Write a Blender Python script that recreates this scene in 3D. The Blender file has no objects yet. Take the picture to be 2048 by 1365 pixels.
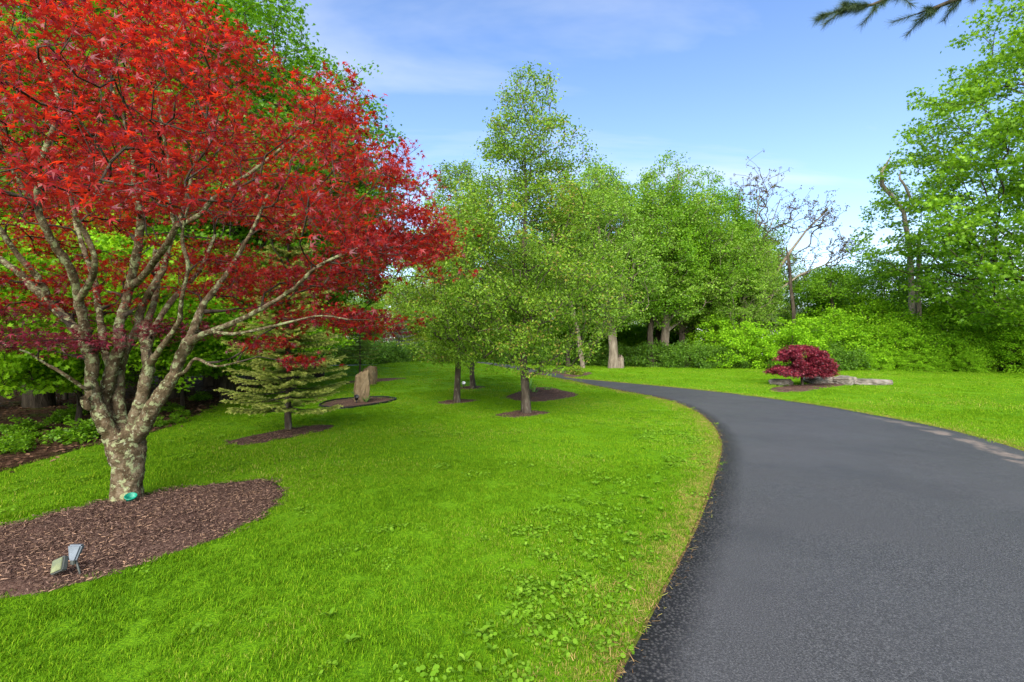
import bpy, math, random
import numpy as np
from mathutils import Vector, noise as mnoise

# ------------------------------------------------------------------ camera, sky, sun, exposure
SC = bpy.context.scene
COL = SC.collection
EYE, FPX = 1.6, 967.0
cam_d = bpy.data.cameras.new('camera'); cam_d.lens = 17.0; cam_d.sensor_width = 36.0
cam_d.clip_start = 0.05; cam_d.clip_end = 3000
cam = bpy.data.objects.new('camera', cam_d); COL.objects.link(cam)
cam.location = (0, 0, EYE); cam.rotation_euler = (math.radians(90), 0, 0)
SC.camera = cam

SUN_EL, SUN_AZ = 37.0, 190.0          # azimuth: compass degrees from +Y, clockwise
SKY_STRENGTH, SUN_STRENGTH, EXPOSURE = 0.11, 4.0, 1.5
w = bpy.data.worlds.new('World'); SC.world = w; w.use_nodes = True
nt = w.node_tree; N = nt.nodes; L = nt.links; N.clear()
wo = N.new('ShaderNodeOutputWorld'); bg = N.new('ShaderNodeBackground'); bg.inputs[1].default_value = SKY_STRENGTH
sky = N.new('ShaderNodeTexSky'); sky.sky_type = 'NISHITA'; sky.sun_disc = False
sky.sun_elevation = math.radians(SUN_EL); sky.sun_rotation = math.radians(SUN_AZ)
sky.air_density = 1.0; sky.dust_density = 0.25; sky.ozone_density = 2.5
tc = N.new('ShaderNodeTexCoord'); sep = N.new('ShaderNodeSeparateXYZ'); L.new(tc.outputs['Generated'], sep.inputs[0])
def wmath(op, a, b=None):
    m = N.new('ShaderNodeMath'); m.operation = op
    for i, v in enumerate((a, b)):
        if v is None: continue
        if isinstance(v, (int, float)): m.inputs[i].default_value = v
        else: L.new(v, m.inputs[i])
    return m.outputs[0]
zz = wmath('ADD', wmath('MAXIMUM', sep.outputs[2], 0.0), 0.22)
cx = wmath('DIVIDE', sep.outputs[0], zz); cy = wmath('DIVIDE', sep.outputs[1], zz)
cmb = N.new('ShaderNodeCombineXYZ'); L.new(wmath('MULTIPLY', cx, 0.55), cmb.inputs[0]); L.new(wmath('MULTIPLY', cy, 1.5), cmb.inputs[1])
nz = N.new('ShaderNodeTexNoise'); nz.inputs['Scale'].default_value = 1.1; nz.inputs['Detail'].default_value = 7; nz.inputs['Roughness'].default_value = 0.55; nz.inputs['Distortion'].default_value = 0.4
L.new(cmb.outputs[0], nz.inputs['Vector'])
rp = N.new('ShaderNodeValToRGB'); rp.color_ramp.elements[0].position = 0.49; rp.color_ramp.elements[1].position = 0.74
L.new(nz.outputs[0], rp.inputs[0])
hz_ = wmath('MULTIPLY', wmath('POWER', wmath('SUBTRACT', 1.0, wmath('MAXIMUM', sep.outputs[2], 0.0)), 4.5), 0.55)
cl = wmath('MINIMUM', wmath('ADD', wmath('MULTIPLY', rp.outputs[0], 0.8), hz_), 0.9)
mxs = N.new('ShaderNodeMix'); mxs.data_type = 'RGBA'; L.new(cl, mxs.inputs[0]); hs = N.new('ShaderNodeHueSaturation'); hs.inputs['Hue'].default_value = 0.507; hs.inputs['Saturation'].default_value = 1.1; hs.inputs['Value'].default_value = 1.0; L.new(sky.outputs[0], hs.inputs['Color']); L.new(hs.outputs[0], mxs.inputs[6]); mxs.inputs[7].default_value = (3.3, 3.55, 3.9, 1)
L.new(mxs.outputs[2], bg.inputs[0]); L.new(bg.outputs[0], wo.inputs[0])

sd = bpy.data.lights.new('sun', 'SUN'); sd.energy = SUN_STRENGTH; sd.angle = math.radians(60); sd.color = (1.0, 0.96, 0.9)
sun = bpy.data.objects.new('sun', sd); COL.objects.link(sun)
az, el = math.radians(SUN_AZ), math.radians(SUN_EL)
sdir = Vector((math.sin(az) * math.cos(el), math.cos(az) * math.cos(el), math.sin(el)))
sun.rotation_euler = sdir.to_track_quat('Z', 'Y').to_euler(); sun.location = sdir * 50
vs = SC.view_settings; vs.view_transform = 'Standard'; vs.look = 'None'; vs.gamma = 1.0; vs.exposure = EXPOSURE; vs.use_curve_mapping = False
SC.cycles.max_bounces = 10; SC.cycles.diffuse_bounces = 7; SC.cycles.transmission_bounces = 7; SC.cycles.use_denoising = True

rng = np.random.default_rng(11)
random.seed(5)

# ------------------------------------------------------------------ terrain
def hz(x, y):
    x = np.asarray(x, float); y = np.asarray(y, float)
    z = 0.46 * np.exp(-((x + 3.8) ** 2) / (2 * 3.4 ** 2) - ((y - 26) ** 2) / (2 * 4.6 ** 2))
    z = z + 0.10 * np.exp(-((x - 14) ** 2) / 60 - ((y - 24) ** 2) / 40)
    z = z - 0.55 / (1 + np.exp(-(y - 37) / 2.5)) * (1 / (1 + np.exp((x - 3) / 3)))
    z = z + 0.02 * np.sin(x * 0.55 + 1) * np.sin(y * 0.4)
    return z
def ray(px, py): return ((px - 1024) / FPX, (682.5 - py) / FPX)
def at(px, py, Y):
    a, b = ray(px, py); return np.array((a * Y, Y, EYE + b * Y))
def gnd(px, py):
    a, b = ray(px, py)
    Y = np.arange(1.5, 130, 0.02); z = EYE + b * Y - hz(a * Y, Y)
    i = np.argmax(z < 0) if (z < 0).any() else len(Y) - 1
    return np.array((a * Y[i], Y[i], float(hz(a * Y[i], Y[i]))))
def gpt(x, y): return np.array((x, y, float(hz(x, y))))

# ------------------------------------------------------------------ mesh + object helpers
def mesh_np(name, V, polys, mat=None, attrs=None, smooth=False, uv=None):
    me = bpy.data.meshes.new(name); V = np.asarray(V, np.float32)
    me.vertices.add(len(V)); me.vertices.foreach_set('co', V.ravel())
    idx = np.concatenate([np.asarray(p, np.int32).ravel() for p in polys])
    sizes = np.concatenate([np.full(len(p), np.asarray(p).shape[1], np.int32) for p in polys])
    me.loops.add(len(idx)); me.loops.foreach_set('vertex_index', idx)
    st = np.concatenate([[0], np.cumsum(sizes)[:-1]]).astype(np.int32)
    me.polygons.add(len(sizes)); me.polygons.foreach_set('loop_start', st)
    me.polygons.foreach_set('use_smooth', np.full(len(sizes), smooth, bool))
    me.update(calc_edges=True)
    for k, v in (attrs or {}).items():
        a = me.attributes.new(k, 'FLOAT', 'POINT'); a.data.foreach_set('value', np.asarray(v, np.float32))
    if uv is not None:
        ul = me.uv_layers.new(name='UVMap'); ul.data.foreach_set('uv', np.asarray(uv, np.float32)[idx].ravel())
    if mat: me.materials.append(mat)
    return me
def obj(name, me, parent=None, loc=(0, 0, 0), kind=None):
    o = bpy.data.objects.new(name, me); COL.objects.link(o); o.location = loc
    if parent is not None: o.parent = parent
    if kind: o['kind'] = kind
    return o
def tag(o, label, cat, group=None):
    o['label'] = label; o['category'] = cat
    if group: o['group'] = group
    return o
def thing(name, label, cat, loc=(0, 0, 0), rz=0.0, group=None, s=1.0):
    o = bpy.data.objects.new(name, None); COL.objects.link(o); o.empty_display_size = 0.2
    o.location = loc; o.rotation_euler = (0, 0, rz); o.scale = (s, s, s)
    return tag(o, label, cat, group)
def dup(root, loc, rz, s=1.0, label=None, group=None, sz=None):
    r = root.copy(); COL.objects.link(r); r.location = loc; r.rotation_euler = (0, 0, rz); r.scale = (s, s, sz or s)
    if label: r['label'] = label
    if group: r['group'] = group
    for ch in list(root.children):
        c = ch.copy(); COL.objects.link(c); c.parent = r
        for g in ch.children:
            d = g.copy(); COL.objects.link(d); d.parent = c
    return r
def unit(v): return v / np.maximum(np.linalg.norm(v, axis=-1, keepdims=True), 1e-9)

# ------------------------------------------------------------------ materials
def mat_new(name):
    m = bpy.data.materials.new(name); m.use_nodes = True; m.node_tree.nodes.clear(); return m, m.node_tree.nodes, m.node_tree.links
def ramp(Ns, cols):
    r = Ns.new('ShaderNodeValToRGB'); e = r.color_ramp.elements
    e[0].position, e[0].color = cols[0][0], (*cols[0][1], 1); e[1].position, e[1].color = cols[-1][0], (*cols[-1][1], 1)
    for p, c in cols[1:-1]:
        k = e.new(p); k.color = (*c, 1)
    return r
def leaf_mat(name, cols_, trans=0.45, tboost=(1.5, 1.4, 0.8), rough=0.45, spec=0.25, posn=0.35, pscale=0.5, gain=1.0):
    """two-sided leaf: colour from the per-leaf value and a slow noise, part of the light passes through"""
    cols = [(q, tuple(min(0.6, v * gain) for v in c)) for q, c in cols_]
    m, Ns, Ls = mat_new(name)
    at_ = Ns.new('ShaderNodeAttribute'); at_.attribute_name = 'rnd'
    geo = Ns.new('ShaderNodeNewGeometry'); nz = Ns.new('ShaderNodeTexNoise'); nz.inputs['Scale'].default_value = pscale; nz.inputs['Detail'].default_value = 2
    Ls.new(geo.outputs['Position'], nz.inputs['Vector'])
    mx = Ns.new('ShaderNodeMath'); mx.operation = 'MULTIPLY_ADD'; Ls.new(nz.outputs[0], mx.inputs[0]); mx.inputs[1].default_value = posn * 2
    sb = Ns.new('ShaderNodeMath'); sb.operation = 'SUBTRACT'; Ls.new(at_.outputs['Fac'], sb.inputs[0]); sb.inputs[1].default_value = posn
    Ls.new(sb.outputs[0], mx.inputs[2])
    r = ramp(Ns, cols); Ls.new(mx.outputs[0], r.inputs[0])
    p = Ns.new('ShaderNodeBsdfPrincipled'); p.inputs['Roughness'].default_value = rough; p.inputs['Specular IOR Level'].default_value = spec
    Ls.new(r.outputs[0], p.inputs['Base Color'])
    tb = Ns.new('ShaderNodeMix'); tb.data_type = 'RGBA'; tb.blend_type = 'MULTIPLY'; tb.inputs[0].default_value = 1; Ls.new(r.outputs[0], tb.inputs[6]); tb.inputs[7].default_value = (*tboost, 1)
    t = Ns.new('ShaderNodeBsdfTranslucent'); Ls.new(tb.outputs[2], t.inputs[0])
    ms = Ns.new('ShaderNodeMixShader'); ms.inputs[0].default_value = trans; Ls.new(p.outputs[0], ms.inputs[1]); Ls.new(t.outputs[0], ms.inputs[2])
    o = Ns.new('ShaderNodeOutputMaterial'); Ls.new(ms.outputs[0], o.inputs[0]); return m
def noise_mat(name, layers, rough=0.85, bump=0.3, bscale=30, coords='Object', spec=0.2, stretch=(1, 1, 1), bdist=0.02):
    """layers: list of (scale, detail, [(pos, colour)...], fac) noises laid over one another"""
    m, Ns, Ls = mat_new(name)
    if coords == 'Position': vec = Ns.new('ShaderNodeNewGeometry').outputs['Position']
    else: vec = Ns.new('ShaderNodeTexCoord').outputs[coords]
    mp = Ns.new('ShaderNodeMapping'); mp.inputs['Scale'].default_value = stretch; Ls.new(vec, mp.inputs[0])
    prev = None
    for i, (sc, det, cols, fac) in enumerate(layers):
        nz = Ns.new('ShaderNodeTexNoise'); nz.inputs['Scale'].default_value = sc; nz.inputs['Detail'].default_value = det; nz.inputs['Roughness'].default_value = 0.6
        Ls.new(mp.outputs[0], nz.inputs['Vector'])
        if i == 0:
            r = ramp(Ns, cols); Ls.new(nz.outputs[0], r.inputs[0]); prev = r.outputs[0]
        else:      # cols = [(pos of mask start, colour), (pos of mask end, _)]
            r = ramp(Ns, [(cols[0][0], (0, 0, 0)), (cols[1][0], (1, 1, 1))]); Ls.new(nz.outputs[0], r.inputs[0])
            k = Ns.new('ShaderNodeMath'); k.operation = 'MULTIPLY'; Ls.new(r.outputs[0], k.inputs[0]); k.inputs[1].default_value = fac
            mx = Ns.new('ShaderNodeMix'); mx.data_type = 'RGBA'; Ls.new(k.outputs[0], mx.inputs[0]); Ls.new(prev, mx.inputs[6]); mx.inputs[7].default_value = (*cols[0][1], 1); prev = mx.outputs[2]
    p = Ns.new('ShaderNodeBsdfPrincipled'); p.inputs['Roughness'].default_value = rough; p.inputs['Specular IOR Level'].default_value = spec
    Ls.new(prev, p.inputs['Base Color'])
    nb = Ns.new('ShaderNodeTexNoise'); nb.inputs['Scale'].default_value = bscale; nb.inputs['Detail'].default_value = 6; nb.inputs['Roughness'].default_value = 0.65; Ls.new(mp.outputs[0], nb.inputs['Vector'])
    b = Ns.new('ShaderNodeBump'); b.inputs['Strength'].default_value = bump; b.inputs['Distance'].default_value = bdist; Ls.new(nb.outputs[0], b.inputs['Height']); Ls.new(b.outputs[0], p.inputs['Normal'])
    o = Ns.new('ShaderNodeOutputMaterial'); Ls.new(p.outputs[0], o.inputs[0]); return m

G1, G2, G3 = (0.045, 0.17, 0.004), (0.085, 0.27, 0.005), (0.15, 0.33, 0.008)
M = {}
M['lawn'] = noise_mat('lawn_turf', [(0.35, 4, [(0.3, (0.08, 0.18, 0.004)), (0.5, (0.12, 0.25, 0.005)), (0.7, (0.15, 0.31, 0.008))], 1), (60, 6, [(0.40, (0.045, 0.13, 0.004)), (0.62, 0)], 0.85), (9, 4, [(0.55, (0.16, 0.30, 0.01)), (0.75, 0)], 0.3)], 0.95, 0.9, 60, 'Position', 0.05)
M['grass'] = leaf_mat('grass_blade', [(0.0, (0.06, 0.15, 0.004)), (0.4, (0.115, 0.25, 0.005)), (0.75, (0.165, 0.31, 0.008)), (0.93, (0.27, 0.37, 0.02)), (1.0, (0.34, 0.33, 0.07))], 0.35, (1.25, 1.2, 0.7), 0.7, 0.05, 0.42, 0.45)
M['verge'] = leaf_mat('dry_blade', [(0.0, (0.08, 0.18, 0.006)), (0.4, (0.17, 0.27, 0.012)), (0.7, (0.30, 0.27, 0.05)), (1.0, (0.42, 0.27, 0.10))], 0.3, (1.1, 1.1, 0.9), 0.6, 0.1, 0.25, 1.5)
M['straw'] = leaf_mat('dry_straw', [(0.0, (0.10, 0.05, 0.02)), (0.5, (0.22, 0.13, 0.05)), (0.8, (0.33, 0.22, 0.09)), (1.0, (0.20, 0.26, 0.03))], 0.1, (1, 1, 1), 0.8, 0.1, 0.15, 3)
M['thatch'] = noise_mat('straw_soil', [(40, 6, [(0.3, (0.045, 0.03, 0.014)), (0.5, (0.13, 0.08, 0.032)), (0.7, (0.27, 0.18, 0.08))], 1), (5, 5, [(0.5, (0.10, 0.15, 0.012)), (0.62, 0)], 0.8)], 0.95, 0.8, 90, 'Position', 0.05)
M['mulch'] = noise_mat('bark_mulch', [(55, 5, [(0.3, (0.035, 0.017, 0.013)), (0.5, (0.088, 0.052, 0.038)), (0.72, (0.19, 0.125, 0.09))], 1), (2.5, 3, [(0.5, (0.14, 0.075, 0.05)), (0.75, 0)], 0.5)], 0.95, 1.0, 70, 'Position', 0.05)
M['chip'] = leaf_mat('bark_chip', [(0.0, (0.03, 0.014, 0.011)), (0.45, (0.09, 0.054, 0.039)), (0.8, (0.175, 0.11, 0.078)), (1.0, (0.36, 0.22, 0.13))], 0.0, (1, 1, 1), 0.9, 0.1, 0.2, 2.0)
M['litter'] = noise_mat('leaf_litter', [(9, 6, [(0.3, (0.03, 0.016, 0.010)), (0.5, (0.085, 0.045, 0.025)), (0.72, (0.17, 0.10, 0.055))], 1), (1.3, 4, [(0.52, (0.06, 0.12, 0.012)), (0.66, 0)], 0.6)], 0.95, 1.0, 25, 'Position', 0.05, bdist=0.05)
M['deadleaf'] = leaf_mat('dead_leaf', [(0.0, (0.04, 0.02, 0.012)), (0.5, (0.11, 0.055, 0.03)), (1.0, (0.24, 0.14, 0.075))], 0.1, (1, 1, 1), 0.8, 0.1)
M['bark_maple'] = noise_mat('maple_bark', [(14, 6, [(0.3, (0.055, 0.037, 0.02)), (0.5, (0.14, 0.10, 0.055)), (0.7, (0.27, 0.21, 0.13))], 1), (6, 5, [(0.54, (0.045, 0.034, 0.012)), (0.62, 0)], 0.7), (15.0, 7, [(0.535, (0.34, 0.37, 0.18)), (0.585, 0)], 0.85), (31, 5, [(0.60, (0.44, 0.46, 0.29)), (0.66, 0)], 0.7)], 0.95, 1.0, 38, 'Position', 0.05, bdist=0.04)
M['bark_pear'] = noise_mat('pear_bark', [(10, 6, [(0.3, (0.03, 0.023, 0.017)), (0.5, (0.07, 0.053, 0.038)), (0.72, (0.14, 0.11, 0.08))], 1), (18, 4, [(0.58, (0.17, 0.165, 0.12)), (0.64, 0)], 0.6)], 0.95, 0.9, 22, 'Object', 0.1, (1, 1, 0.3), bdist=0.03)
M['bark_dark'] = noise_mat('dark_bark', [(7, 6, [(0.3, (0.022, 0.017, 0.012)), (0.5, (0.055, 0.043, 0.03)), (0.75, (0.12, 0.095, 0.065))], 1)], 0.95, 1.0, 14, 'Object', 0.1, (1, 1, 0.22), bdist=0.05)
M['bark_grey'] = noise_mat('grey_bark', [(6, 6, [(0.3, (0.09, 0.07, 0.05)), (0.5, (0.17, 0.135, 0.095)), (0.75, (0.29, 0.24, 0.18))], 1)], 0.95, 0.9, 12, 'Object', 0.1, (1, 1, 0.25), bdist=0.04)
M['deadwood'] = noise_mat('weathered_wood', [(5, 6, [(0.3, (0.13, 0.10, 0.075)), (0.5, (0.27, 0.22, 0.165)), (0.75, (0.40, 0.34, 0.26))], 1)], 0.9, 0.8, 14, 'Object', 0.1, (1, 1, 0.15), bdist=0.04)
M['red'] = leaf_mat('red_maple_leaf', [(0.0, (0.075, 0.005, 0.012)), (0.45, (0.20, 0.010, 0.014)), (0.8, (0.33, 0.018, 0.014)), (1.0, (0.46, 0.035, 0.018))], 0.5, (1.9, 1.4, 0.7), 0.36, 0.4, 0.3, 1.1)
M['purple'] = leaf_mat('purple_maple_leaf', [(0.0, (0.06, 0.006, 0.014)), (0.5, (0.16, 0.014, 0.03)), (1.0, (0.30, 0.035, 0.05))], 0.35, (1.5, 1.1, 0.9), 0.4, 0.35, 0.2, 2)
M['gmaple'] = leaf_mat('green_maple_leaf', [(0.0, (0.06, 0.15, 0.006)), (0.5, (0.12, 0.27, 0.008)), (1.0, (0.22, 0.40, 0.02))], 0.48, (1.35, 1.3, 0.5))
M['glight'] = leaf_mat('light_maple_leaf', [(0.0, (0.085, 0.19, 0.008)), (0.5, (0.16, 0.32, 0.012)), (1.0, (0.27, 0.45, 0.03))], 0.48, (1.3, 1.25, 0.5))
M['gdeep'] = leaf_mat('deep_green_leaf', [(0.0, (0.045, 0.12, 0.006)), (0.5, (0.09, 0.22, 0.008)), (1.0, (0.17, 0.34, 0.015))], 0.48, (1.35, 1.35, 0.5))
M['gpear'] = leaf_mat('pear_leaf', [(0.0, (0.075, 0.15, 0.012)), (0.5, (0.15, 0.28, 0.016)), (0.92, (0.25, 0.38, 0.03)), (1.0, (0.30, 0.23, 0.05))], 0.42, (1.3, 1.3, 0.6))
M['golive'] = leaf_mat('olive_leaf', [(0.0, (0.085, 0.18, 0.015)), (0.5, (0.16, 0.30, 0.022)), (1.0, (0.27, 0.42, 0.045))], 0.42, (1.25, 1.25, 0.6))
M['gyellow'] = leaf_mat('yellow_green_leaf', [(0.0, (0.13, 0.21, 0.012)), (0.5, (0.23, 0.33, 0.02)), (1.0, (0.34, 0.42, 0.04))], 0.42, (1.25, 1.2, 0.6))
M['gshrub'] = leaf_mat('shrub_leaf', [(0.0, (0.10, 0.24, 0.008)), (0.5, (0.19, 0.40, 0.01)), (1.0, (0.30, 0.52, 0.02))], 0.42, (1.25, 1.2, 0.6), spec=0.1)
M['gshrubd'] = leaf_mat('dark_shrub_leaf', [(0.0, (0.035, 0.09, 0.008)), (0.5, (0.075, 0.17, 0.01)), (1.0, (0.14, 0.27, 0.02))], 0.4, (1.25, 1.25, 0.6))
M['bud'] = leaf_mat('brown_bud', [(0.0, (0.07, 0.045, 0.03)), (0.6, (0.11, 0.07, 0.045)), (1.0, (0.13, 0.15, 0.03))], 0.3, (1.2, 1.1, 0.8))
M['needle'] = leaf_mat('spruce_needle', [(0.0, (0.07, 0.11, 0.018)), (0.4, (0.23, 0.31, 0.04)), (1.0, (0.58, 0.60, 0.15))], 0.25, (1.2, 1.2, 0.7), 0.5, 0.25, 0.08, 2)
M['needleg'] = leaf_mat('grey_needle', [(0.0, (0.05, 0.07, 0.05)), (0.6, (0.11, 0.13, 0.09)), (1.0, (0.22, 0.24, 0.16))], 0.2, (1.1, 1.1, 0.8))
M['needlep'] = leaf_mat('pine_needle', [(0.0, (0.02, 0.05, 0.015)), (0.6, (0.05, 0.09, 0.03)), (1.0, (0.12, 0.14, 0.06))], 0.2, (1.1, 1.1, 0.7))
M['weed'] = leaf_mat('weed_leaf', [(0.0, (0.075, 0.17, 0.008)), (0.5, (0.12, 0.25, 0.01)), (1.0, (0.19, 0.33, 0.025))], 0.35, (1.2, 1.2, 0.6), 0.65, 0.12)
M['blade'] = leaf_mat('iris_leaf', [(0.0, (0.06, 0.16, 0.03)), (0.5, (0.11, 0.25, 0.05)), (1.0, (0.18, 0.33, 0.07))], 0.35)
M['rock'] = noise_mat('brown_stone', [(3, 6, [(0.3, (0.07, 0.04, 0.018)), (0.5, (0.135, 0.095, 0.05)), (0.72, (0.24, 0.175, 0.10))], 1), (6, 4, [(0.58, (0.10, 0.08, 0.055)), (0.7, 0)], 0.6)], 0.9, 0.8, 9, 'Object', 0.15, (1, 1, 0.35), bdist=0.05)
M['rockg'] = noise_mat('grey_stone', [(3, 6, [(0.3, (0.07, 0.06, 0.045)), (0.5, (0.15, 0.13, 0.10)), (0.72, (0.30, 0.27, 0.23))], 1), (5, 4, [(0.56, (0.20, 0.13, 0.085)), (0.66, 0)], 0.7)], 0.9, 0.8, 9, 'Object', 0.15, bdist=0.05)
def plain(name, col, rough=0.5, metal=0.0, spec=0.4):
    return noise_mat(name, [(12, 4, [(0.3, tuple(c * 0.75 for c in col)), (0.7, tuple(min(1, c * 1.2) for c in col))], 1)], rough, 0.15, 60, 'Object', spec)
M['galv'] = plain('galvanised_metal', (0.15, 0.17, 0.19), 0.6, 0, 0.2)
M['lens'] = noise_mat('dusty_glass', [(9, 4, [(0.3, (0.06, 0.07, 0.05)), (0.55, (0.14, 0.15, 0.06)), (0.75, (0.24, 0.24, 0.12))], 1)], 0.25, 0.1, 30, 'Object', 0.5)
M['black'] = plain('black_plastic', (0.012, 0.012, 0.013), 0.5)
M['bronze'] = plain('bronze_metal', (0.06, 0.065, 0.055), 0.5)
M['teal'] = plain('green_plastic', (0.004, 0.22, 0.13), 0.4)
M['white'] = plain('white_siding', (0.72, 0.73, 0.74), 0.7)
M['roof'] = plain('grey_shingle', (0.10, 0.10, 0.11), 0.9)
M['glass'] = plain('dark_window', (0.04, 0.05, 0.06), 0.15)
M['whiteplastic'] = plain('white_plastic', (0.7, 0.7, 0.7), 0.4)

# ------------------------------------------------------------------ polygons and edges traced on the ground
def smooth_line(P, n=8, closed=False):
    P = np.asarray(P, float); k = len(P); out = []
    for i in range(k if closed else k - 1):
        g = (lambda j: P[j % k]) if closed else (lambda j: P[min(max(j, 0), k - 1)])
        p0, p1, p2, p3 = g(i - 1), g(i), g(i + 1), g(i + 2)
        for t in np.linspace(0, 1, n, endpoint=False):
            out.append(0.5 * ((2 * p1) + (-p0 + p2) * t + (2 * p0 - 5 * p1 + 4 * p2 - p3) * t * t + (-p0 + 3 * p1 - 3 * p2 + p3) * t ** 3))
    if not closed: out.append(P[-1])
    return np.array(out)
def inside(X, Y, poly):
    c = np.zeros(len(X), bool); n = len(poly)
    for i in range(n):
        x1, y1 = poly[i][:2]; x2, y2 = poly[(i + 1) % n][:2]
        if y1 == y2: continue
        k = ((y1 > Y) != (y2 > Y)) & (X < (x2 - x1) * (Y - y1) / (y2 - y1) + x1); c ^= k
    return c
def resample(P, n):
    d = np.concatenate([[0], np.cumsum(np.linalg.norm(np.diff(P[:, :2], axis=0), axis=1))]); t = np.linspace(0, d[-1], n)
    return np.stack([np.interp(t, d, P[:, i]) for i in range(2)], 1)

left_px = [(1330, 1190), (1400, 1050), (1433, 950), (1444, 890), (1425, 850), (1385, 820), (1320, 797)]
right_px = [(2048, 907), (1950, 876), (1850, 852), (1750, 833), (1650, 815), (1560, 802), (1480, 791), (1400, 782), (1300, 772), (1200, 763), (1130, 756)]
Lw = [(-3.2, -4.0), (-1.6, -1.3), (-0.4, 0.72)] + [tuple(gnd(1240, 1364)[:2])] + [tuple(gnd(*p)[:2]) for p in left_px] + [(3.15, 16.4), (2.15, 19.3), (0.4, 23.2), (-2.6, 27.6), (-6.6, 30.4), (-12, 31.6), (-24, 31.8)]
Rw = [(1.4, -4.6), (3.0, -1.8), (4.6, 0.9), (6.1, 4.0)] + [tuple(gnd(*p)[:2]) for p in right_px] + [(2.3, 22.3), (0.6, 26.2), (-2.2, 30.4), (-6.4, 33.2), (-12, 34.4), (-24, 34.6)]
NR = 260
Lr, Rr = resample(smooth_line(Lw), NR), resample(smooth_line(Rw), NR)
# pair each left sample with a right sample so that cross sections do not skew: blend by arc length fraction is enough here
road_poly = np.concatenate([Lr, Rr[::-1]])

def bed_outline(px, extra=0.0):
    return smooth_line([gnd(*p)[:2] for p in px], 6, True)
beds = {
 'maple': smooth_line([gnd(562, 976)[:2], gnd(556, 1004)[:2], gnd(480, 1058)[:2], gnd(330, 1114)[:2], gnd(150, 1171)[:2], gnd(0, 1200)[:2], np.array((-3.7, 2.75)), np.array((-4.9, 3.0)), np.array((-5.3, 3.7)), gnd(0, 1058)[:2], gnd(110, 1030)[:2], gnd(250, 1000)[:2], gnd(400, 975)[:2], gnd(520, 964)[:2]], 6, True),
 'spruce': bed_outline([(668, 852), (640, 864), (580, 876), (500, 890), (455, 886), (520, 870), (600, 856)]),
 'stone': bed_outline([(790, 800), (775, 806), (740, 812), (690, 818), (640, 814), (660, 804), (700, 799), (760, 796)]),
 'far': bed_outline([(812, 757), (780, 762), (730, 767), (690, 768), (700, 763), (760, 758)]),
 'tree_a': bed_outline([(1100, 826), (1075, 831), (1030, 836), (990, 832), (1010, 827), (1050, 823)]),
 'tree_b': bed_outline([(955, 802), (930, 806), (895, 809), (876, 806), (900, 802), (930, 800)]),
 'tree_c': bed_outline([(972, 775), (950, 779), (925, 779), (915, 776), (945, 773)]),
 'oval': bed_outline([(1155, 790), (1130, 797), (1080, 804), (1030, 801), (1013, 795), (1040, 784), (1080, 776), (1115, 780)]),
 'road': bed_outline([(1185, 747), (1150, 755), (1100, 752), (1060, 749), (1058, 743), (1100, 742), (1150, 743)]),
 'dwarf': bed_outline([(1690, 770), (1640, 778), (1590, 785), (1540, 782), (1560, 774), (1620, 769), (1680, 765)]),
}
wood_edge = smooth_line([(-3.9 - 4.2, 1.0), gnd(-120, 975)[:2], gnd(0, 945)[:2], gnd(100, 916)[:2], gnd(200, 888)[:2], gnd(330, 858)[:2], gnd(420, 818)[:2], gnd(490, 790)[:2], gnd(560, 768)[:2], gnd(640, 750)[:2]], 6)
wood_edge = resample(wood_edge, 60)
wood_poly = np.concatenate([wood_edge, (wood_edge + np.array((-9.0, 1.5)))[::-1]])

# ------------------------------------------------------------------ ground sheet
def axis(lo, hi, step, far):
    a = np.arange(lo, hi + step, step); g = []; s = step; v = hi + step
    while v < far: s *= 1.35; v += s; g.append(v)
    g2 = []; s = step; v = lo
    while v > -far: s *= 1.35; v -= s; g2.append(v)
    return np.concatenate([g2[::-1], a, g])
gx, gy = axis(-26, 34, 0.4, 900), axis(-5, 46, 0.4, 900)
X, Y = np.meshgrid(gx, gy); Z = hz(X, Y)
V = np.stack([X.ravel(), Y.ravel(), Z.ravel()], 1); nx, ny = len(gx), len(gy)
i = np.arange((ny - 1) * nx).reshape(ny - 1, nx)[:, :-1].ravel()
o = obj('lawn', mesh_np('lawn', V, [np.stack([i, i + 1, i + nx + 1, i + nx], 1)], M['lawn'], smooth=True), kind='structure')
o['label'] = 'bright green mown lawn sloping gently beside the driveway'

def strip(name, A, B, m, mat, lift, kind='structure', skirt=0.06, crown=0.0):
    n = len(A); V = []; U = []
    seg = np.concatenate([[0], np.cumsum(np.linalg.norm(np.diff((A + B) / 2, axis=0), axis=1))])
    ts = np.concatenate([[0], np.linspace(0, 1, m), [1]])
    for j, t in enumerate(ts):
        P = A * (1 - t) + B * t; z = hz(P[:, 0], P[:, 1]) + lift + crown * 4 * t * (1 - t)
        if j in (0, len(ts) - 1): z = z - skirt
        V.append(np.stack([P[:, 0], P[:, 1], z], 1)); U.append(np.stack([np.full(n, t), seg], 1))
    V = np.concatenate(V); U = np.concatenate(U); k = len(ts)
    i = np.arange((k - 1) * n).reshape(k - 1, n)[:, :-1].ravel()
    return obj(name, mesh_np(name, V, [np.stack([i, i + n, i + n + 1, i + 1], 1)], mat, smooth=True, uv=U), kind=kind)

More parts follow.
